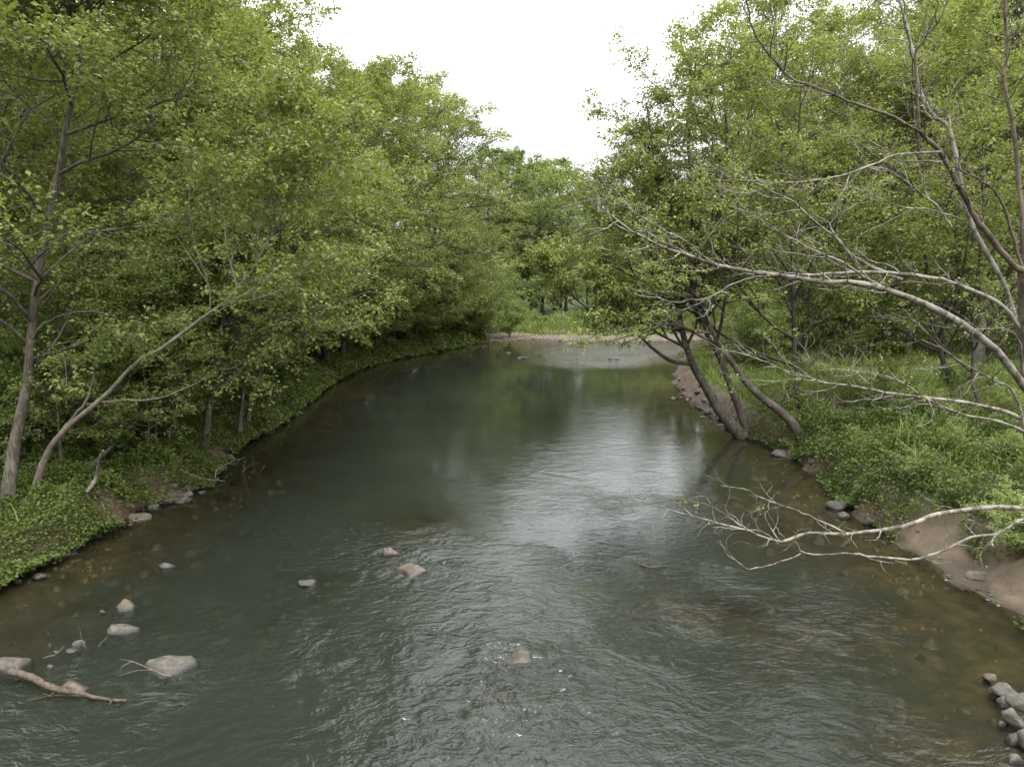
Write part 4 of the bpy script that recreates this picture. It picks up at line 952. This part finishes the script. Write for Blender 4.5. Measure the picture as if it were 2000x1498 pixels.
# ------------------------------------------------------------------ ground cover, grass
def scatter(n, xr, yr, rng, dens):
    p = rng.uniform([xr[0], yr[0]], [xr[1], yr[1]], (n, 2)); d = sdist(p[:, 0], p[:, 1])
    w = dens(p[:, 0], p[:, 1], d)
    k = rng.uniform(0, 1, n) < w
    k &= np.abs(p[:, 0]) < 0.76 * p[:, 1] + 2.0
    return p[k], d[k]
def cover(name, n, side, umax, upow, yr, dens, hfun, size, label, mat, seed):
    rng = np.random.default_rng(seed)
    y = yr[0] * (yr[1] / yr[0]) ** rng.uniform(0, 1, n); u = umax * rng.uniform(0, 1, n) ** upow - 0.15
    line = np.array(left_line if side < 0 else right_line[:16]); x = np.interp(y, line[:, 1], line[:, 0]) + side * u * 1.25
    d = sdist(x, y)
    k = (rng.uniform(0, 1, n) < dens(x, y, d)) & (d > -0.12) & (np.abs(x) < 0.76 * y + 2)
    x, y, d = x[k], y[k], d[k]; n = len(x)
    z = np.maximum(height(x, y, d), 0.03)
    hh = hfun(x, y, d); lev = rng.uniform(0, 1, n) ** 0.45
    a = rng.uniform(0, 6.28, n); o = np.stack([np.cos(a), np.sin(a), np.zeros(n)], -1)
    x = x - side * 0.30 * lev * smooth(1.2, 0.1, d)                    # sprays hang a little over the edge
    q = np.stack([x, y, z + hh * lev], -1)
    sz = size * np.clip(0.52 + y / 45, 0.7, 2.0)
    mb = MB(); leaves(mb, q, o, sz[:, None], rng, up=0.85, tilt=0.6, width=0.72)
    return tag(link(name, mb.mesh(name, [mat])), label, 'undergrowth', kind='stuff')
RUB = [ground(345, 972), ground(425, 900), ground(250, 1015)]
def rubble_w(x, y, d):
    return np.clip(np.exp(-((y - RUB[0][1]) / 1.3) ** 2) + np.exp(-((y - RUB[1][1]) / 1.0) ** 2) + 0.9 * np.exp(-((y - RUB[2][1]) / 0.7) ** 2), 0, 1) * smooth(0.65, 0.3, d + 0.25 * nzB(x, y, 1.2))
def hL(x, y, d): return np.clip(0.40 + 0.22 * nzA(x, y, 1.9) + 0.14 * nzB(x, y, 0.8), 0.08, 1.0) * (0.5 + 0.5 * smooth(-0.1, 0.5, d))
cover('bank_undergrowth', 260000, -1, 6.0, 1.5, (12, 66), lambda x, y, d: np.clip(0.95 - 0.09 * d + 0.25 * nzA(x, y, 2.4), 0, 1) * (1 - rubble_w(x, y, d)), hL, 0.085,
      'low green leafy plants covering the left bank', M_COVER, 51)
def hR(x, y, d):
    return np.clip(0.50 + 0.30 * nzA(x, y, 2.2) + 0.18 * nzB(x, y, 0.9), 0.08, 1.4) * (0.35 + 0.65 * smooth(0, 0.8, d)) * (1 - 0.35 * smooth(3, 7, d))
BP = ground(1625, 815, 0.8)
def dR(x, y, d):
    sb = sand_w(x, y) * smooth(1.35, 0.75, d + 0.2 * nzB(x, y, 1.1))
    return np.clip(1.0 + 0.25 * nzA(x, y, 2.4), 0, 1) * np.clip(1 - 1.6 * sb, 0, 1) * (1 - 0.8 * np.exp(-((x - BP[0]) / 1.3) ** 2 - ((y - BP[1]) / 1.0) ** 2)) * smooth(29, 22, y + 0.4 * (x - 10)) * smooth(0.0, 0.25, d)
cover('bank_bramble', 330000, 1, 12.0, 1.35, (11, 32), dR, hR, 0.085, 'thick dark green bramble mass covering the right bank', M_COVER, 52)
def blades(name, n, xr, yr, dens, hmin, hmax, label, seed, mat=M_GRASS):
    rng = np.random.default_rng(seed); p, d = scatter(n, xr, yr, rng, dens)
    z = np.maximum(height(p[:, 0], p[:, 1], d), 0.0); M = len(p)
    b = np.stack([p[:, 0], p[:, 1], z - 0.03], -1); a = rng.uniform(0, 6.28, M)
    w = (0.010 + 0.0005 * p[:, 1])[:, None] * np.stack([np.cos(a), np.sin(a), np.zeros(M)], -1)
    hgt = rng.uniform(hmin, hmax, M) * (0.8 + 0.4 * nzA(p[:, 0], p[:, 1], 3)); ln = rng.normal(0, 0.35, (M, 2)) * hgt[:, None]
    midp = b + np.stack([ln[:, 0] * 0.35, ln[:, 1] * 0.35, hgt * 0.6], -1); tip = b + np.stack([ln[:, 0], ln[:, 1], hgt * 0.95], -1)
    v = np.stack([b - w, b + w, midp + w * 0.7, tip, midp - w * 0.7], 1)
    i = 5 * np.arange(M)[:, None]
    mb = MB(); mb.add(v.reshape(-1, 3), i + np.array([[0, 1, 2, 4]]), 0, rng.uniform(0, 1, M), False)
    mb.f.append(np.hstack([i + np.array([[4, 2, 3]]), -np.ones((M, 1), int)])); mb.m.append(np.zeros(M)); mb.sm.append(np.zeros(M, bool)); mb.t.append(mb.t[-1])
    return tag(link(name, mb.mesh(name, [mat])), label, 'grass', kind='stuff')
blades('meadow_grass', 115000, (9, 36), (17, 52), lambda x, y, d: smooth(0.6, 1.6, d) * np.clip(0.4 + 0.8 * smooth(20, 27, y), 0, 1) * np.clip(0.7 + 0.4 * nzA(x, y, 4), 0, 1), 0.3, 0.75, 'tall yellow-green meadow grass behind the right bank', 61)
blades('tall_weeds', 6000, (6, 24), (11, 27), lambda x, y, d: smooth(0.5, 1.2, d) * np.clip(0.2 + 0.8 * nzA(x, y, 2.0), 0, 1) * (1 - sand_w(x, y) * smooth(1.4, 0.8, d)), 0.6, 1.15, 'tall thin weeds and grass rising out of the right bank bramble', 64)
blades('bank_grass', 60000, (-20, 0), (14, 66), lambda x, y, d: smooth(0.1, 0.6, d) * np.exp(-np.clip(d - 1, 0, 9) / 1.5) * (x < 0) * np.clip(0.35 + 0.5 * nzA(x + 4, y, 3), 0, 1), 0.25, 0.6, 'grass tufts along the left water edge', 62)
blades('bar_grass', 50000, (-8, 36), (64, 80), lambda x, y, d: smooth(3.0, 6, d + 1.2 * nzA(x, y, 4)), 0.4, 1.0, 'yellow-green grass behind the far gravel bar', 63)
print('TRIS', sum(len(m.polygons) * 2 for m in bpy.data.meshes), 'objs', len(bpy.data.objects))
